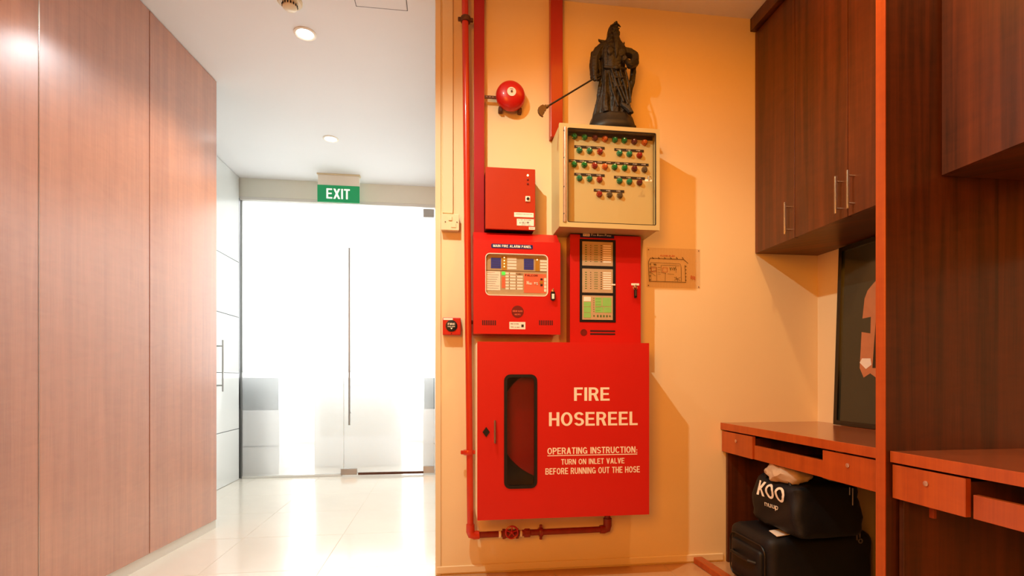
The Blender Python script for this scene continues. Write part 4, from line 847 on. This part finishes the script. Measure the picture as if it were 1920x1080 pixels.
for i in range(4):
    patch(420, 256+i*31, 508, 279+i*31, M_paper, 'label_strip', ds); patch(738, 272+i*30, 802, 292+i*30, M_paper, 'label_strip', ds)
    a = Z4(390, 258+i*30); obj('led', MB().ball((a[0], YD-0.002, a[1]), 0.0032, (1, .6, 1), 1), M_ledw, ds)
a = Z4(708, 270); obj('led', MB().ball((a[0], YD-0.002, a[1]), 0.0034, (1, .6, 1), 1), M_ledw, ds)
patch(215, 396, 352, 585, M_paper, 'zone_card', ds)
patch(366, 398, 400, 430, M_ledg, 'green_lamp', ds, YD-0.0018)
patch(366, 450, 400, 560, M_coral, 'lamp_strip', ds)
for i in range(6):
    patch(402, 404+i*30, 434, 424+i*30, M_paper, 'label_strip', ds); patch(444, 404+i*30, 500, 424+i*30, M_paper, 'label_strip', ds)
    if i: patch(512, 404+i*30, 568, 424+i*30, M_paper, 'label_strip', ds)
cc = patch(580, 412, 796, 604, M_coral, 'coral_card', ds)
for i in range(4): patch(776, 452+i*36, 798, 482+i*36, M_paper, 'button', ds, YD-0.0026)
for i in range(2): patch(740, 456+i*58, 762, 474+i*58, M_ink, 'button', ds, YD-0.0026)
patch(730, 482, 766, 508, M_ochre, 'button', ds, YD-0.0024)
mm = MB()
a, b_ = Z4(592, 418), Z4(712, 438); text('FALCON', a[0], b_[0], b_[1], a[1], YD-0.0022, M_maroon, ds, mb=mm)
a, b_ = Z4(514, 412), Z4(566, 424); text('ZONES', a[0], b_[0], b_[1], a[1], YD-0.0014, M_maroon, ds, mb=mm)
tiny('lettering', mm, M_maroon, ds)
mm = MB(); a, b_ = Z4(606, 486), Z4(716, 522); text('No: 81', a[0], b_[0], b_[1], a[1], YD-0.0022, M_white, ds, mb=mm, bold=0.03); tiny('lettering', mm, M_white, ds)
mm = MB()
for i in range(8):
    a, b_ = Z4(224, 408+i*22), Z4(300+(i*37)%45, 410+i*22); mm.box(a[0], b_[0], YD-0.0016, YD-0.0011, b_[1], a[1])
for i in range(4):
    a, b_ = Z4(268, 278+i*24), Z4(350, 280+i*24); mm.box(a[0], b_[0], YD-0.0016, YD-0.0011, b_[1], a[1])
    a, b_ = Z4(585, 278+i*24), Z4(666, 280+i*24); mm.box(a[0], b_[0], YD-0.0016, YD-0.0011, b_[1], a[1])
for i in range(6):
    for xx in (440, 506):
        a = Z4(xx, 414+i*30); mm.box(a[0]-0.0015, a[0]+0.0015, YD-0.0016, YD-0.0011, a[1]-0.0015, a[1]+0.0015)
a, b_ = Z4(210, 386), Z4(802, 389); mm.box(a[0], b_[0], YD-0.0016, YD-0.0011, b_[1], a[1])
obj('printed_lines', mm, M_dkin, ds)
obj('glass', MB().box(wx0, wx1, Y+0.003, Y+0.005, wz0, wz1), M_pane, df)
q = rY(921, 457, 999, 468.5, Y); np_ = obj('name_plate', MB().prism(rr(q[0], q[1], q[2]+0.003, q[3], 0.005), Y-0.0015, Y), M_navy, df)
text('MAIN FIRE ALARM PANEL', q[0]+0.009, q[1]-0.008, (q[2]+q[3])/2-0.004, (q[2]+q[3])/2+0.008, Y-0.0022, M_white, np_, bold=0.015)
a = onY(970.5, 584.5, Y)
dc = obj('round_badge', MB().prism(circ(a[0], a[1], 0.030), Y-0.001, Y), M_maroon, df)
mm = MB(); text('BREAK GLASS', a[0]-0.024, a[0]+0.024, a[1]-0.001, a[1]+0.007, Y-0.0014, M_coral, dc, mb=mm); text('KEYS', a[0]-0.014, a[0]+0.014, a[1]-0.017, a[1]-0.010, Y-0.0014, M_coral, dc, mb=mm); tiny('lettering', mm, M_coral, dc)
for (pa, pb_) in ((903.5, 930.5), (1010, 1037)):
    for i in range(8):
        x = onY(pa+(pb_-pa)*(i+0.5)/8, 605, Y)[0]; zz = onY(pa, 605, Y)[1]
        obj('vent_slot', MB().box(x-0.0026, x+0.0026, Y-0.001, Y+0.001, zz-0.012, zz+0.012, 0.0005), M_slot, df)
q = rY(955, 603.5, 985, 617.5, Y); sk = obj('label_sticker', MB().box(q[0], q[1], Y-0.001, Y, q[2], q[3]), M_paper, df)
mm = MB(); text('FIRE SYSTEM', q[0]+0.006, q[0]+0.045, q[3]-0.012, q[3]-0.007, Y-0.0013, M_ink, sk, mb=mm); text('TEL 6 284', q[0]+0.006, q[0]+0.05, q[2]+0.008, q[2]+0.013, Y-0.0013, M_ink, sk, mb=mm)
mm.box(q[1]-0.020, q[1]-0.008, Y-0.0013, Y-0.001, q[2]+0.010, q[3]-0.012); tiny('lettering', mm, M_ink, sk)
a = onY(1035.5, 546, Y)
kt = thing('key_set', 'keys with a small white tag in the lock of the main alarm panel', 'keys', (a[0], Y-0.01, a[1]))
obj('key', MB().tube([(a[0], Y, a[1]), (a[0], Y-0.014, a[1])], 0.006, 10).box(a[0]-0.002, a[0]+0.002, Y-0.026, Y-0.012, a[1]-0.008, a[1]+0.010, 0.001), M_key, kt)
obj('fob', MB().prism(rr(a[0]-0.011, a[0]+0.011, a[1]-0.048, a[1]-0.004, 0.008), Y-0.018, Y-0.012), M_black, kt)
obj('tag', MB().box(a[0]-0.006, a[0]+0.006, Y-0.020, Y-0.018, a[1]-0.040, a[1]-0.016), M_white, kt)

# ------------------------------------------------------------ narrow fire alarm panel
Y = 2.53; x0, x1, z0, z1 = 0.626, 1.0, 1.176, 1.727
t = thing('zone_panel', 'narrow red alarm panel with three stacked cards in a black frame', 'alarm panel', ((x0+x1)/2, YW, z0))
obj('housing', MB().box(x0+0.002, x1-0.002, Y+0.010, YW, z0+0.002, z1-0.001, 0.001), M_reddk, t)
df = obj('door', MB().box(x0, x1, Y, Y+0.010, z0, z1, 0.002), M_red, t)
def q5(zx, zy): return onY(1050+zx/4.911, 430+zy/4.911, Y)
def r5(xa, ya, xb, yb): A, B = q5(xa, ya), q5(xb, yb); return A[0], B[0], B[1], A[1]
q = r5(180, 88, 512, 858); ffr = obj('window_frame', MB().box(q[0], q[1], Y-0.003, Y, q[2], q[3], 0.001), M_black, t)
q = r5(185, 32, 497, 86); hd_ = obj('header_label', MB().box(q[0], q[1], Y-0.002, Y, q[2], min(q[3], z1-0.001)), M_navy, t)
q = r5(288, 40, 470, 68); text('Fire Alarm Panel', q[0], q[1], q[2], q[3], Y-0.0024, M_white, hd_, bold=0.0)
q = r5(210, 38, 273, 66); obj('badge', MB().box(q[0], q[1], Y-0.0026, Y-0.002, q[2], q[3]), M_paper, hd_)
q = r5(220, 45, 264, 60); text('FIS', q[0], q[1], q[2], q[3], Y-0.0028, M_ochre, hd_)
for (ya, yb) in ((112, 342), (362, 588)):
    q = r5(203, ya, 484, yb); cd = obj('zone_card', MB().box(q[0], q[1], Y-0.004, Y-0.003, q[2], q[3]), M_coral if False else M_tan, ffr)
    W5, H5 = q[1]-q[0], q[3]-q[2]; g1 = MB(); k1 = MB(); w1 = MB()
    for i in range(8):
        zz = q[3]-H5*(0.16+0.095*i)
        g1.box(q[0]+W5*0.09, q[0]+W5*0.15, Y-0.0045, Y-0.004, zz-0.002, zz+0.002)
        k1.box(q[0]+W5*0.26, q[0]+W5*0.29, Y-0.0045, Y-0.004, zz-0.0016, zz+0.0016)
        for u in (0.40, 0.46): g1.box(q[0]+W5*u, q[0]+W5*(u+0.035), Y-0.0045, Y-0.004, zz-0.002, zz+0.002)
        k1.box(q[0]+W5*0.60, q[0]+W5*0.64, Y-0.0045, Y-0.004, zz-0.002, zz+0.002)
        w1.box(q[0]+W5*0.68, q[0]+W5*0.94, Y-0.0045, Y-0.004, zz-0.0032, zz+0.0032)
    obj('green_marks', g1, M_greenink, cd); obj('black_marks', k1, M_ink, cd); obj('name_slips', w1, M_paper, cd)
q = r5(203, 608, 484, 836); cd = obj('control_card', MB().box(q[0], q[1], Y-0.004, Y-0.003, q[2], q[3]), M_tan, ffr, 'card with pale green fields')
W5, H5 = q[1]-q[0], q[3]-q[2]
def sub5(u0, v0, u1, v1, m, nm): return obj(nm, MB().box(q[0]+W5*u0, q[0]+W5*u1, Y-0.0048, Y-0.004, q[3]-H5*v1, q[3]-H5*v0), m, cd)
sub5(0.05, 0.06, 0.28, 0.24, M_paper, 'red_text_slip')
for (v0, v1) in ((0.27, 0.46), (0.48, 0.70), (0.72, 0.92)): sub5(0.05, v0, 0.28, v1, M_pgreen, 'green_field')
for (u0, v0, u1, v1) in ((0.42, 0.08, 0.63, 0.44), (0.66, 0.08, 0.95, 0.44), (0.42, 0.47, 0.68, 0.70), (0.70, 0.47, 0.95, 0.70)): sub5(u0, v0, u1, v1, M_pgreen, 'green_field')
k1 = MB()
for i in range(7): k1.box(q[0]+W5*0.36, q[0]+W5*0.39, Y-0.0048, Y-0.004, q[3]-H5*(0.12+i*0.09)-0.0015, q[3]-H5*(0.12+i*0.09)+0.0015)
for i in range(5): k1.box(q[0]+W5*0.44, q[0]+W5*0.60, Y-0.0052, Y-0.0048, q[3]-H5*(0.14+i*0.12), q[3]-H5*(0.14+i*0.12)+0.0008)
for u in (0.38, 0.90): k1.prism(circ(q[0]+W5*u, q[3]-H5*0.84, 0.004, 12), Y-0.0055, Y-0.004)
for i in range(4): k1.box(q[0]+W5*(0.48+0.1*i), q[0]+W5*(0.53+0.1*i), Y-0.0048, Y-0.004, q[3]-H5*0.89, q[3]-H5*0.80)
obj('black_marks', k1, M_greenink, cd)
a = q5(490, 512); obj('catch', MB().box(a[0]-0.010, a[0]+0.010, Y-0.006, Y-0.003, a[1]-0.004, a[1]+0.004, 0.001), M_paper, t, 'small white catch')
a = q5(218, 950); obj('buzzer_hole', MB().lathe([(0.0175, 0), (0.0175, -0.0015), (0.015, -0.002), (0.0145, -0.0005), (0.001, -0.0005)], (a[0], Y, a[1]), 'Y', 24), M_maroon, t, smooth=True)
for (ya, yb) in ((928, 946), (956, 974)):
    q = r5(277, ya, 508, yb); obj('vent_slot', MB().prism(rr(q[0], q[1], q[2], q[3], 0.0015, 2), Y-0.001, Y+0.001), M_slot, t)
a = q5(682, 530)
kt = thing('key_set', 'keys on a ring with a white tag in the narrow alarm panel lock', 'keys', (a[0], Y-0.01, a[1]))
obj('key', MB().tube([(a[0], Y, a[1]), (a[0], Y-0.016, a[1])], 0.006, 10).box(a[0]-0.002, a[0]+0.002, Y-0.028, Y-0.014, a[1]-0.010, a[1]+0.008, 0.001), M_key, kt)
obj('tag', MB().box(a[0]-0.021, a[0]+0.021, Y-0.018, Y-0.015, a[1]+0.004, a[1]+0.015, 0.001), M_white, kt)
obj('key_ring', MB().torus((a[0], Y-0.018, a[1]-0.008), 0.010, 0.0014), M_steel, kt)
obj('fob', MB().prism(rr(a[0]-0.006, a[0]+0.008, a[1]-0.060, a[1]-0.016, 0.006), Y-0.020, Y-0.014), M_black, kt)
obj('hanging_key', MB().prism(rr(a[0]-0.002, a[0]+0.004, a[1]-0.050, a[1]-0.020, 0.001), Y-0.0225, Y-0.0205), M_steel, kt)

# ------------------------------------------------------------ hose reel cabinet
Y = 2.40; x0, x1, z0, z1 = 0.149, 0.990, 0.330, 1.169
t = thing('hose_reel_cabinet', 'large red fire hose reel cabinet with white lettering and a narrow window', 'cabinet', ((x0+x1)/2, YW, z0))
hs = MB().ring(rr(x0+0.002, x1-0.002, z0+0.004, z1-0.002, 0.0), rr(x0+0.006, x1-0.006, z0+0.008, z1-0.006, 0.0), Y+0.016, YW)
obj('housing', hs, M_reddoor, t)
obj('side_skin', MB().box(x0-0.001, x0+0.002, Y+0.017, YW, z0+0.004, z1-0.004), M_wall, t, 'cream painted side')
obj('back_sheet', MB().box(x0+0.006, x1-0.006, YW-0.004, YW, z0+0.008, z1-0.006), M_dkin, t)
wx0, wx1, wz0, wz1 = rY(945, 702, 1007, 915, Y)
dr_ = obj('door', MB().ring(rr(x0, x1, z0, z1, 0.002), rr(wx0+0.006, wx1-0.006, wz0+0.006, wz1-0.006, 0.026), Y, Y+0.016), M_reddoor, t)
obj('window_seal', MB().ring(rr(wx0, wx1, wz0, wz1, 0.030), rr(wx0+0.0145, wx1-0.0145, wz0+0.0145, wz1-0.0145, 0.016), Y-0.004, Y+0.004), M_black, dr_)
obj('window_pane', MB().box(wx0+0.008, wx1-0.008, Y+0.004, Y+0.007, wz0+0.008, wz1-0.008), M_paneS, dr_)
YR = 2.47; a = onY(1040, 792, YR)
Rr = 0.278
rl = obj('reel', MB().lathe([(Rr, 0.0), (Rr+0.002, 0.006), (Rr, 0.010), (Rr*0.6, 0.010), (0.05, 0.012)], (a[0], YR, a[1]), 'Y', 64).lathe([(0.06, 0.0), (0.06, 0.09)], (a[0], YR, a[1]), 'Y', 24), M_red, t, smooth=True)
hsb = MB()
for k in range(4):
    for j in range(2): hsb.torus((a[0], YR+0.028+k*0.020, a[1]), Rr-0.03-j*0.02, 0.010, 'Y', 48, 8)
obj('hose', hsb, M_black, t, smooth=True)
a = onY(911.5, 810, Y)
obj('diamond_lock', MB().prism([(a[0], a[1]+0.024), (a[0]-0.017, a[1]), (a[0], a[1]-0.024), (a[0]+0.017, a[1])], Y-0.004, Y), M_black, dr_)
x, zt_ = onY(928, 788, Y-0.022); _, zb2 = onY(928, 831, Y-0.022)
m = MB().tube([(x, Y-0.022, zb2), (x, Y-0.022, zt_)], 0.005, 10)
for zz in (zb2+0.01, zt_-0.01): m.tube([(x, Y-0.022, zz), (x, Y, zz)], 0.004, 8)
obj('handle', m, M_chrome, dr_, smooth=True)
def t6(s, xa, ya, xb, yb, bold=0.03):
    A = onY(880+xa/2.7, 630+(ya+yb)/5.4, Y); B = onY(880+xb/2.7, 630+(ya+yb)/5.4, Y); hh = (yb-ya)/2.7/F*2.45/2; zc = (A[1]+B[1])/2
    return A[0], B[0], zc-hh, zc+hh
def lines(words, nm='lettering'):
    mm = MB()
    for (s, xa, ya, xb, yb, bo) in words:
        q = t6(s, xa, ya, xb, yb); text(s, q[0], q[1], q[2], q[3], Y-0.0006, M_white, dr_, mb=mm, bold=bo)
    return obj(nm, mm, M_white, dr_)
lines([('FIRE', 530, 260, 710, 328, 0.018)])
lines([('HOSEREEL', 403, 384, 852, 454, 0.018)])
lines([('OPERATING INSTRUCTION:', 395, 562, 850, 596, 0.015)])
lines([('TURN ON INLET VALVE', 465, 620, 785, 648, 0.015)])
lines([('BEFORE RUNNING OUT THE HOSE', 385, 664, 863, 696, 0.015)])
q = t6('', 395, 600, 850, 604); obj('underline', MB().box(q[0], q[1], Y-0.001, Y, q[2], q[3]), M_white, dr_)

# ------------------------------------------------------------ floor plan sheet
Y = YW-0.003; x0, x1, z0, z1 = rY(1212.5, 464, 1313, 541, Y)
t = thing('plan_sheet', 'clear sheet with a printed floor plan screwed to the wall', 'sign', ((x0+x1)/2, YW, z0))
sh = obj('sheet', MB().box(x0, x1, Y, YW, z0, z1, 0.0008), M_acryl, t)
def q7(zx, zy): return onY(1050+zx/4.911, 430+zy/4.911, Y)
mm = MB()
def ln(xa, ya, xb, yb, w=0.0012):
    A, B = q7(xa, ya), q7(xb, yb); d = Vector((B[0]-A[0], B[1]-A[1])); n = Vector((-d.y, d.x)).normalized()*w/2
    mm.prism([(A[0]-n.x, A[1]-n.y), (B[0]-n.x, B[1]-n.y), (B[0]+n.x, B[1]+n.y), (A[0]+n.x, A[1]+n.y)], Y-0.0008, Y-0.0001)
ln(830, 265, 1140, 278, .0022); ln(1140, 278, 1180, 315, .0022); ln(830, 265, 815, 300, .0022); ln(815, 300, 822, 478, .0022); ln(822, 478, 1160, 488, .0022); ln(1150, 330, 1158, 488, .0016)
ln(835, 305, 1000, 312); ln(1000, 312, 1105, 318); ln(1105, 318, 1115, 345); ln(1115, 345, 1118, 480, .0016); ln(835, 305, 838, 470); ln(838, 345, 890, 348); ln(890, 348, 892, 476); ln(930, 330, 935, 400); ln(935, 400, 975, 405); ln(970, 405, 968, 482); ln(935, 330, 1100, 335); ln(1065, 340, 1070, 400); ln(900, 350, 925, 352); ln(900, 372, 925, 374); ln(900, 395, 925, 397); ln(900, 412, 925, 414); ln(1050, 440, 1110, 475); ln(1050, 470, 1110, 440); ln(1070, 435, 1085, 480); ln(840, 400, 880, 430); ln(845, 385, 885, 380); ln(990, 410, 1050, 415)
for k in range(6): ln(850+k*55, 258, 862+k*55, 272, .003)
for k in range(5): ln(824, 320+k*36, 836, 322+k*36, .003); ln(1152, 340+k*32, 1164, 342+k*32, .003)
for k in range(4): ln(1010+k*17, 350, 1022+k*17, 375, .002); ln(860+k*6, 316, 870+k*6, 332, .0015)
obj('plan_lines', mm, M_ink, sh)
mm = MB(); A, B = q7(925, 236), q7(1055, 252); text('FLOOR PLAN', A[0], B[0], B[1], A[1], Y-0.0006, M_redink, sh, mb=mm); ln_ = mm
for (a_, b_) in (((945, 352), (990, 395)), ((840, 352), (885, 392))):
    A, B = q7(*a_), q7(*b_); mm.ring(rr(A[0], B[0], B[1], A[1]), rr(A[0]+0.0015, B[0]-0.0015, B[1]+0.0015, A[1]-0.0015), Y-0.0009, Y-0.0001)
for k in range(3):
    A = q7(1205+k*16, 425+k*4); mm.box(A[0], A[0]+0.004, Y-0.0006, Y-0.0001, A[1]-0.02, A[1])
obj('red_marks', mm, M_redink, sh)
mm = MB()
for p in ((1015, 355), (1050, 355), (1015, 370), (1050, 372)):
    A = q7(*p); mm.box(A[0], A[0]+0.005, Y-0.001, Y-0.0001, A[1]-0.003, A[1])
obj('green_marks', mm, M_greenink, sh)
for (px, py) in ((1216, 468), (1310, 470.5), (1310, 538), (1216, 535)):
    A = onY(px, py, Y); obj('screw', MB().lathe([(0.003, 0), (0.002, -0.0015), (0.0005, -0.002)], (A[0], Y, A[1]), 'Y', 10), M_rust, t)

# ------------------------------------------------------------ bronze statue on the beige cabinet
YS = 2.515; SC = 1832.0; sxc = onY(1080+340/4.907, 200, YS)[0]; ZS = 2.2305; OFF = 0.034
t = thing('statue', 'dark bronze robed warrior statue with polearm on top of the beige cabinet', 'statue', (sxc, YS, ZS))
def s2(zx, zy, dy=0.0): return Vector((sxc+(zx-340)/SC, YS+dy, ZS+OFF+(1060-zy)/SC))
def oct_(r, sy, z, cx=325): 
    c0 = sxc+(cx-340)/SC
    return [(c0+r*math.cos(PI/8+k*PI/4)*1.04, YS+r*sy*math.sin(PI/8+k*PI/4), z) for k in range(8)]
b = MB(); lev = [(0.123, ZS), (0.123, ZS+0.040), (0.117, ZS+0.044), (0.107, ZS+0.078), (0.102, ZS+0.088)]
rings = [[b.bm.verts.new(p) for p in oct_(r, 0.72, z)] for r, z in lev]
for A, B in zip(rings, rings[1:]):
    for k in range(8): b.bm.faces.new((A[k], A[(k+1)%8], B[(k+1)%8], B[k]))
b.bm.faces.new(rings[0][::-1]); b.bm.faces.new(rings[-1])
obj('plinth', b, M_stone, t)
sb = MB()
def chain(pts, rad, step=0.006, sc=(1, 1, 1)):
    for (p, q), (r0, r1) in zip(zip(pts, pts[1:]), zip(rad, rad[1:])):
        L = (q-p).length; n = max(2, int(L/step))
        for i in range(n+1): f_ = i/n; sb.ball(p.lerp(q, f_), r0+(r1-r0)*f_, sc, 1)
def loft(prof, n=48):      # prof rows: zoom_y, centre zoom_x, half width zoom, depth metres, fold amp, dy
    rings = []
    for (zy, cx, hw, dp, fa, dy) in prof:
        c0 = s2(cx, zy, dy); rg = []
        for k in range(n):
            a = 2*PI*k/n; fold = 1+fa*math.cos(9*a+c0.z*14)+fa*0.6*math.cos(17*a-c0.z*22)
            rg.append(sb.bm.verts.new((c0.x+hw/SC*fold*math.cos(a), c0.y+dp*fold*math.sin(a), c0.z)))
        rings.append(rg)
    for A, B in zip(rings, rings[1:]):
        for k in range(n): sb.bm.faces.new((A[k], A[(k+1)%n], B[(k+1)%n], B[k]))
    sb.bm.faces.new(rings[0][::-1]); sb.bm.faces.new(rings[-1])
loft([(985,335,150,.052,.05,0),(930,332,148,.054,.09,0),(860,335,146,.056,.10,0),(760,338,138,.052,.10,0),(660,340,130,.050,.08,0),(590,340,118,.048,.05,0),(540,340,108,.046,.03,0),
      (480,340,112,.048,.03,0),(420,340,118,.050,.03,0),(360,342,125,.048,.03,0),(310,342,118,.043,.02,0),(280,342,80,.034,.0,0),(255,342,48,.028,0,0)])
loft([(300,338,128,.040,.04,.006),(262,340,92,.038,.03,.006),(235,342,70,.035,.03,.006),(200,343,58,.034,.02,.005),(160,344,54,.034,.0,.004),(128,345,47,.030,0,.004),(108,347,38,.024,0,.002),(95,350,24,.015,0,0),(88,352,12,.008,0,0)], 32)
chain([s2(352, 96), s2(355, 80), s2(354, 66)], [0.0085, 0.0065, 0.003], 0.003)
sb.ball(s2(346, 185, -0.016), 0.025, (0.92, 0.95, 1.35), 3)
# headdress crest, collar flares, face, beard
chain([s2(300, 140, -0.030), s2(346, 122, -0.040), s2(392, 140, -0.030)], [0.004, 0.006, 0.004], 0.003)
sb.ball(s2(347, 118, -0.040), 0.007)
sb.ball(s2(346, 188, -0.042), 0.0052, (0.8, 1, 1.8)); sb.ball(s2(346, 196, -0.045), 0.0042)
for sgn in (-1, 1):
    chain([s2(346+sgn*8, 170, -0.039), s2(346+sgn*34, 162, -0.034)], [0.0028, 0.0034], 0.002)
    sb.ball(s2(346+sgn*19, 177, -0.038), 0.0034, (1.4, 0.7, 0.8)); sb.ball(s2(346+sgn*26, 198, -0.033), 0.0075)
    sb.ball(s2(346+sgn*46, 185, -0.014), 0.0075, (0.5, 1, 1.6))
    chain([s2(346+sgn*6, 206, -0.041), s2(346+sgn*24, 214, -0.038), s2(346+sgn*20, 300, -0.045)], [0.003, 0.004, 0.003], 0.003)
sb.ball(s2(346, 211, -0.040), 0.0038, (2.0, 0.8, 0.6))
chain([s2(346, 222, -0.036), s2(346, 270, -0.046), s2(344, 340, -0.052), s2(342, 420, -0.054), s2(340, 450, -0.052)], [0.013, 0.016, 0.015, 0.009, 0.003], 0.004, (1.0, 0.6, 1))
chain([s2(250, 262), s2(210, 250), s2(203, 240)], [0.012, 0.007, 0.004], 0.004); chain([s2(425, 280), s2(445, 262), s2(448, 245)], [0.010, 0.006, 0.004], 0.004)
# viewer-left arm with long sleeve
chain([s2(245, 305), s2(195, 360, 0), s2(160, 440, -0.01), s2(152, 540, -0.018), s2(150, 620, -0.025)], [0.026, 0.030, 0.024, 0.022, 0.015])
chain([s2(150, 360, 0.01), s2(140, 470, 0.01), s2(142, 600, 0.0)], [0.011, 0.014, 0.012])
chain([s2(190, 470, -0.01), s2(220, 560, 0.0), s2(190, 620, -0.01)], [0.018, 0.014, 0.012])
# fist round the shaft: palm and bent fingers
h0 = s2(150, 640, -0.030); sb.ball(h0, 0.012, (1, 1, 1.1), 2)
for k in range(4):
    e = h0+Vector((-0.004+k*0.0015, -0.010, 0.010-k*0.0065)); chain([h0+Vector((-0.009, -0.004, 0.010-k*0.0065)), e, e+Vector((0.009, -0.001, -0.001))], [0.0036, 0.0038, 0.003], 0.002)
chain([h0+Vector((0.006, -0.004, 0.008)), h0+Vector((0.004, -0.011, 0.014)), h0+Vector((-0.004, -0.013, 0.013))], [0.0042, 0.004, 0.003], 0.002)
# viewer-right arm: raised shoulder guard, forearm to the belt, hanging cloak
chain([s2(440, 340), s2(500, 350, -0.005), s2(545, 375, -0.01)], [0.030, 0.026, 0.022])
chain([s2(545, 380, -0.01), s2(535, 450, -0.02), s2(480, 500, -0.04), s2(430, 470, -0.052)], [0.024, 0.026, 0.020, 0.012])
h1 = s2(424, 464, -0.056); sb.ball(h1, 0.011)
for k in range(4): chain([h1+Vector((-0.004, -0.004, 0.008-k*0.0055)), h1+Vector((-0.013, -0.005, 0.007-k*0.0055)), h1+Vector((-0.017, 0.001, 0.006-k*0.0055))], [0.0035, 0.0033, 0.0028], 0.002)
chain([h1+Vector((0, -0.006, 0.009)), h1+Vector((-0.008, -0.009, 0.013))], [0.004, 0.003], 0.002)
chain([s2(548, 420, 0.01), s2(540, 540, 0.015), s2(520, 660, 0.02), s2(500, 800, 0.025), s2(490, 960, 0.02)], [0.018, 0.016, 0.015, 0.013, 0.014])
chain([s2(560, 500, 0.01), s2(545, 600, 0.012), s2(530, 670, 0.015)], [0.008, 0.010, 0.006])
# belt, skirts, sash folds, boots
chain([s2(240, 530, -0.034), s2(290, 545, -0.046), s2(340, 552, -0.050), s2(395, 545, -0.046), s2(440, 530, -0.034)], [0.008, 0.009, 0.010, 0.009, 0.008], 0.004)
sb.ball(s2(340, 550, -0.056), 0.012, (1.2, 0.6, 1)); sb.ball(s2(290, 390, -0.045), 0.020, (1, 0.5, 1.2)); sb.ball(s2(395, 395, -0.045), 0.020, (1, 0.5, 1.2))
for (xa, ya, xm, ym, xb, yb, r) in ((300,560,330,680,400,860,.007),(340,560,370,700,440,880,.007),(380,560,420,720,460,900,.007),(270,580,300,760,350,900,.007),(430,560,460,700,470,860,.006),(240,580,235,760,225,900,.007),(320,600,330,640,420,640,.005),(290,640,330,720,400,720,.005)):
    chain([s2(xa, ya, -0.048), s2(xm, ym, -0.056), s2(xb, yb, -0.062)], [r*0.7, r, r*0.8], 0.004)
chain([s2(240, 800, -0.045), s2(235, 900, -0.050), s2(240, 965, -0.060)], [0.018, 0.020, 0.018]); chain([s2(400, 880, -0.050), s2(450, 930, -0.062), s2(470, 965, -0.066)], [0.014, 0.017, 0.015])
chain([s2(160, 960, 0.0), s2(185, 880, 0.0), s2(200, 790, 0.0)], [0.012, 0.015, 0.010]); chain([s2(500, 970, 0), s2(495, 900, 0)], [0.014, 0.012])
me = bpy.data.meshes.new('body'); sb.bm.to_mesh(me); sb.bm.free()
tmp = bpy.data.objects.new('body', me); C.objects.link(tmp)
md = tmp.modifiers.new('r', 'REMESH'); md.mode = 'VOXEL'; md.voxel_size = 0.0021
bpy.context.view_layer.update(); dg = bpy.context.evaluated_depsgraph_get(); me2 = bpy.data.meshes.new_from_object(tmp.evaluated_get(dg))
bpy.data.objects.remove(tmp); q = MB(); q.bm.from_mesh(me2); bpy.data.meshes.remove(me2)
bmesh.ops.smooth_vert(q.bm, verts=list(q.bm.verts), factor=0.5, use_axis_x=True, use_axis_y=True, use_axis_z=True)
for v in q.bm.verts:
    v.co += noise.noise_vector(v.co*70)*0.0012+noise.noise_vector(v.co*180)*0.0006
    v.co.z = max(v.co.z, ZS+0.085)
obj('figure', q, M_stone, t, smooth=False)
for p in t.children[-1].data.polygons: p.use_smooth = True
# polearm
YT = 2.36
tipx, tipz = onY(1024, 201, YT); tip = Vector((tipx, YT, tipz)); d = (h0-tip).normalized()
pa = obj('polearm', MB().tube([tip, h0+Vector((-0.004, -0.004, 0)), h0+d*0.05], 0.0042, 10), M_stone, t, smooth=True)
# blade built in the plane of the shaft and the vertical
up = Vector((0, 0, 1)); up = (up-d*up.dot(d)).normalized(); sd = d.cross(up).normalized()
prof = [(0.006, 0.007), (-0.002, 0.012), (-0.008, 0.009), (-0.014, 0.017), (-0.028, 0.018), (-0.040, 0.016), (-0.052, 0.008), (-0.058, -0.004), (-0.056, -0.018), (-0.046, -0.030), (-0.044, -0.018), (-0.036, -0.022), (-0.037, -0.012), (-0.028, -0.019), (-0.026, -0.009), (-0.016, -0.014), (-0.008, -0.008), (0.006, -0.008)]
q = MB(); va = [q.bm.verts.new(tip+d*a_+up*b_+sd*0.0045) for a_, b_ in prof]; vb = [q.bm.verts.new(tip+d*a_+up*b_-sd*0.0045) for a_, b_ in prof]
q.bm.faces.new(va); q.bm.faces.new(vb[::-1])
for i in range(len(prof)): j = (i+1) % len(prof); q.bm.faces.new((va[i], vb[i], vb[j], va[j]))
q.tube([tip-d*0.004, tip+d*0.006, tip+d*0.018], [0.008, 0.009, 0.005], 10)
obj('blade', q, M_blade, pa, 'toothed bronze blade')

# tiny print that cannot be picked apart
for o in bpy.data.objects:
    if o.type == 'MESH' and (o.name.split('.')[0] in SMALL):
        o['kind'] = 'stuff'
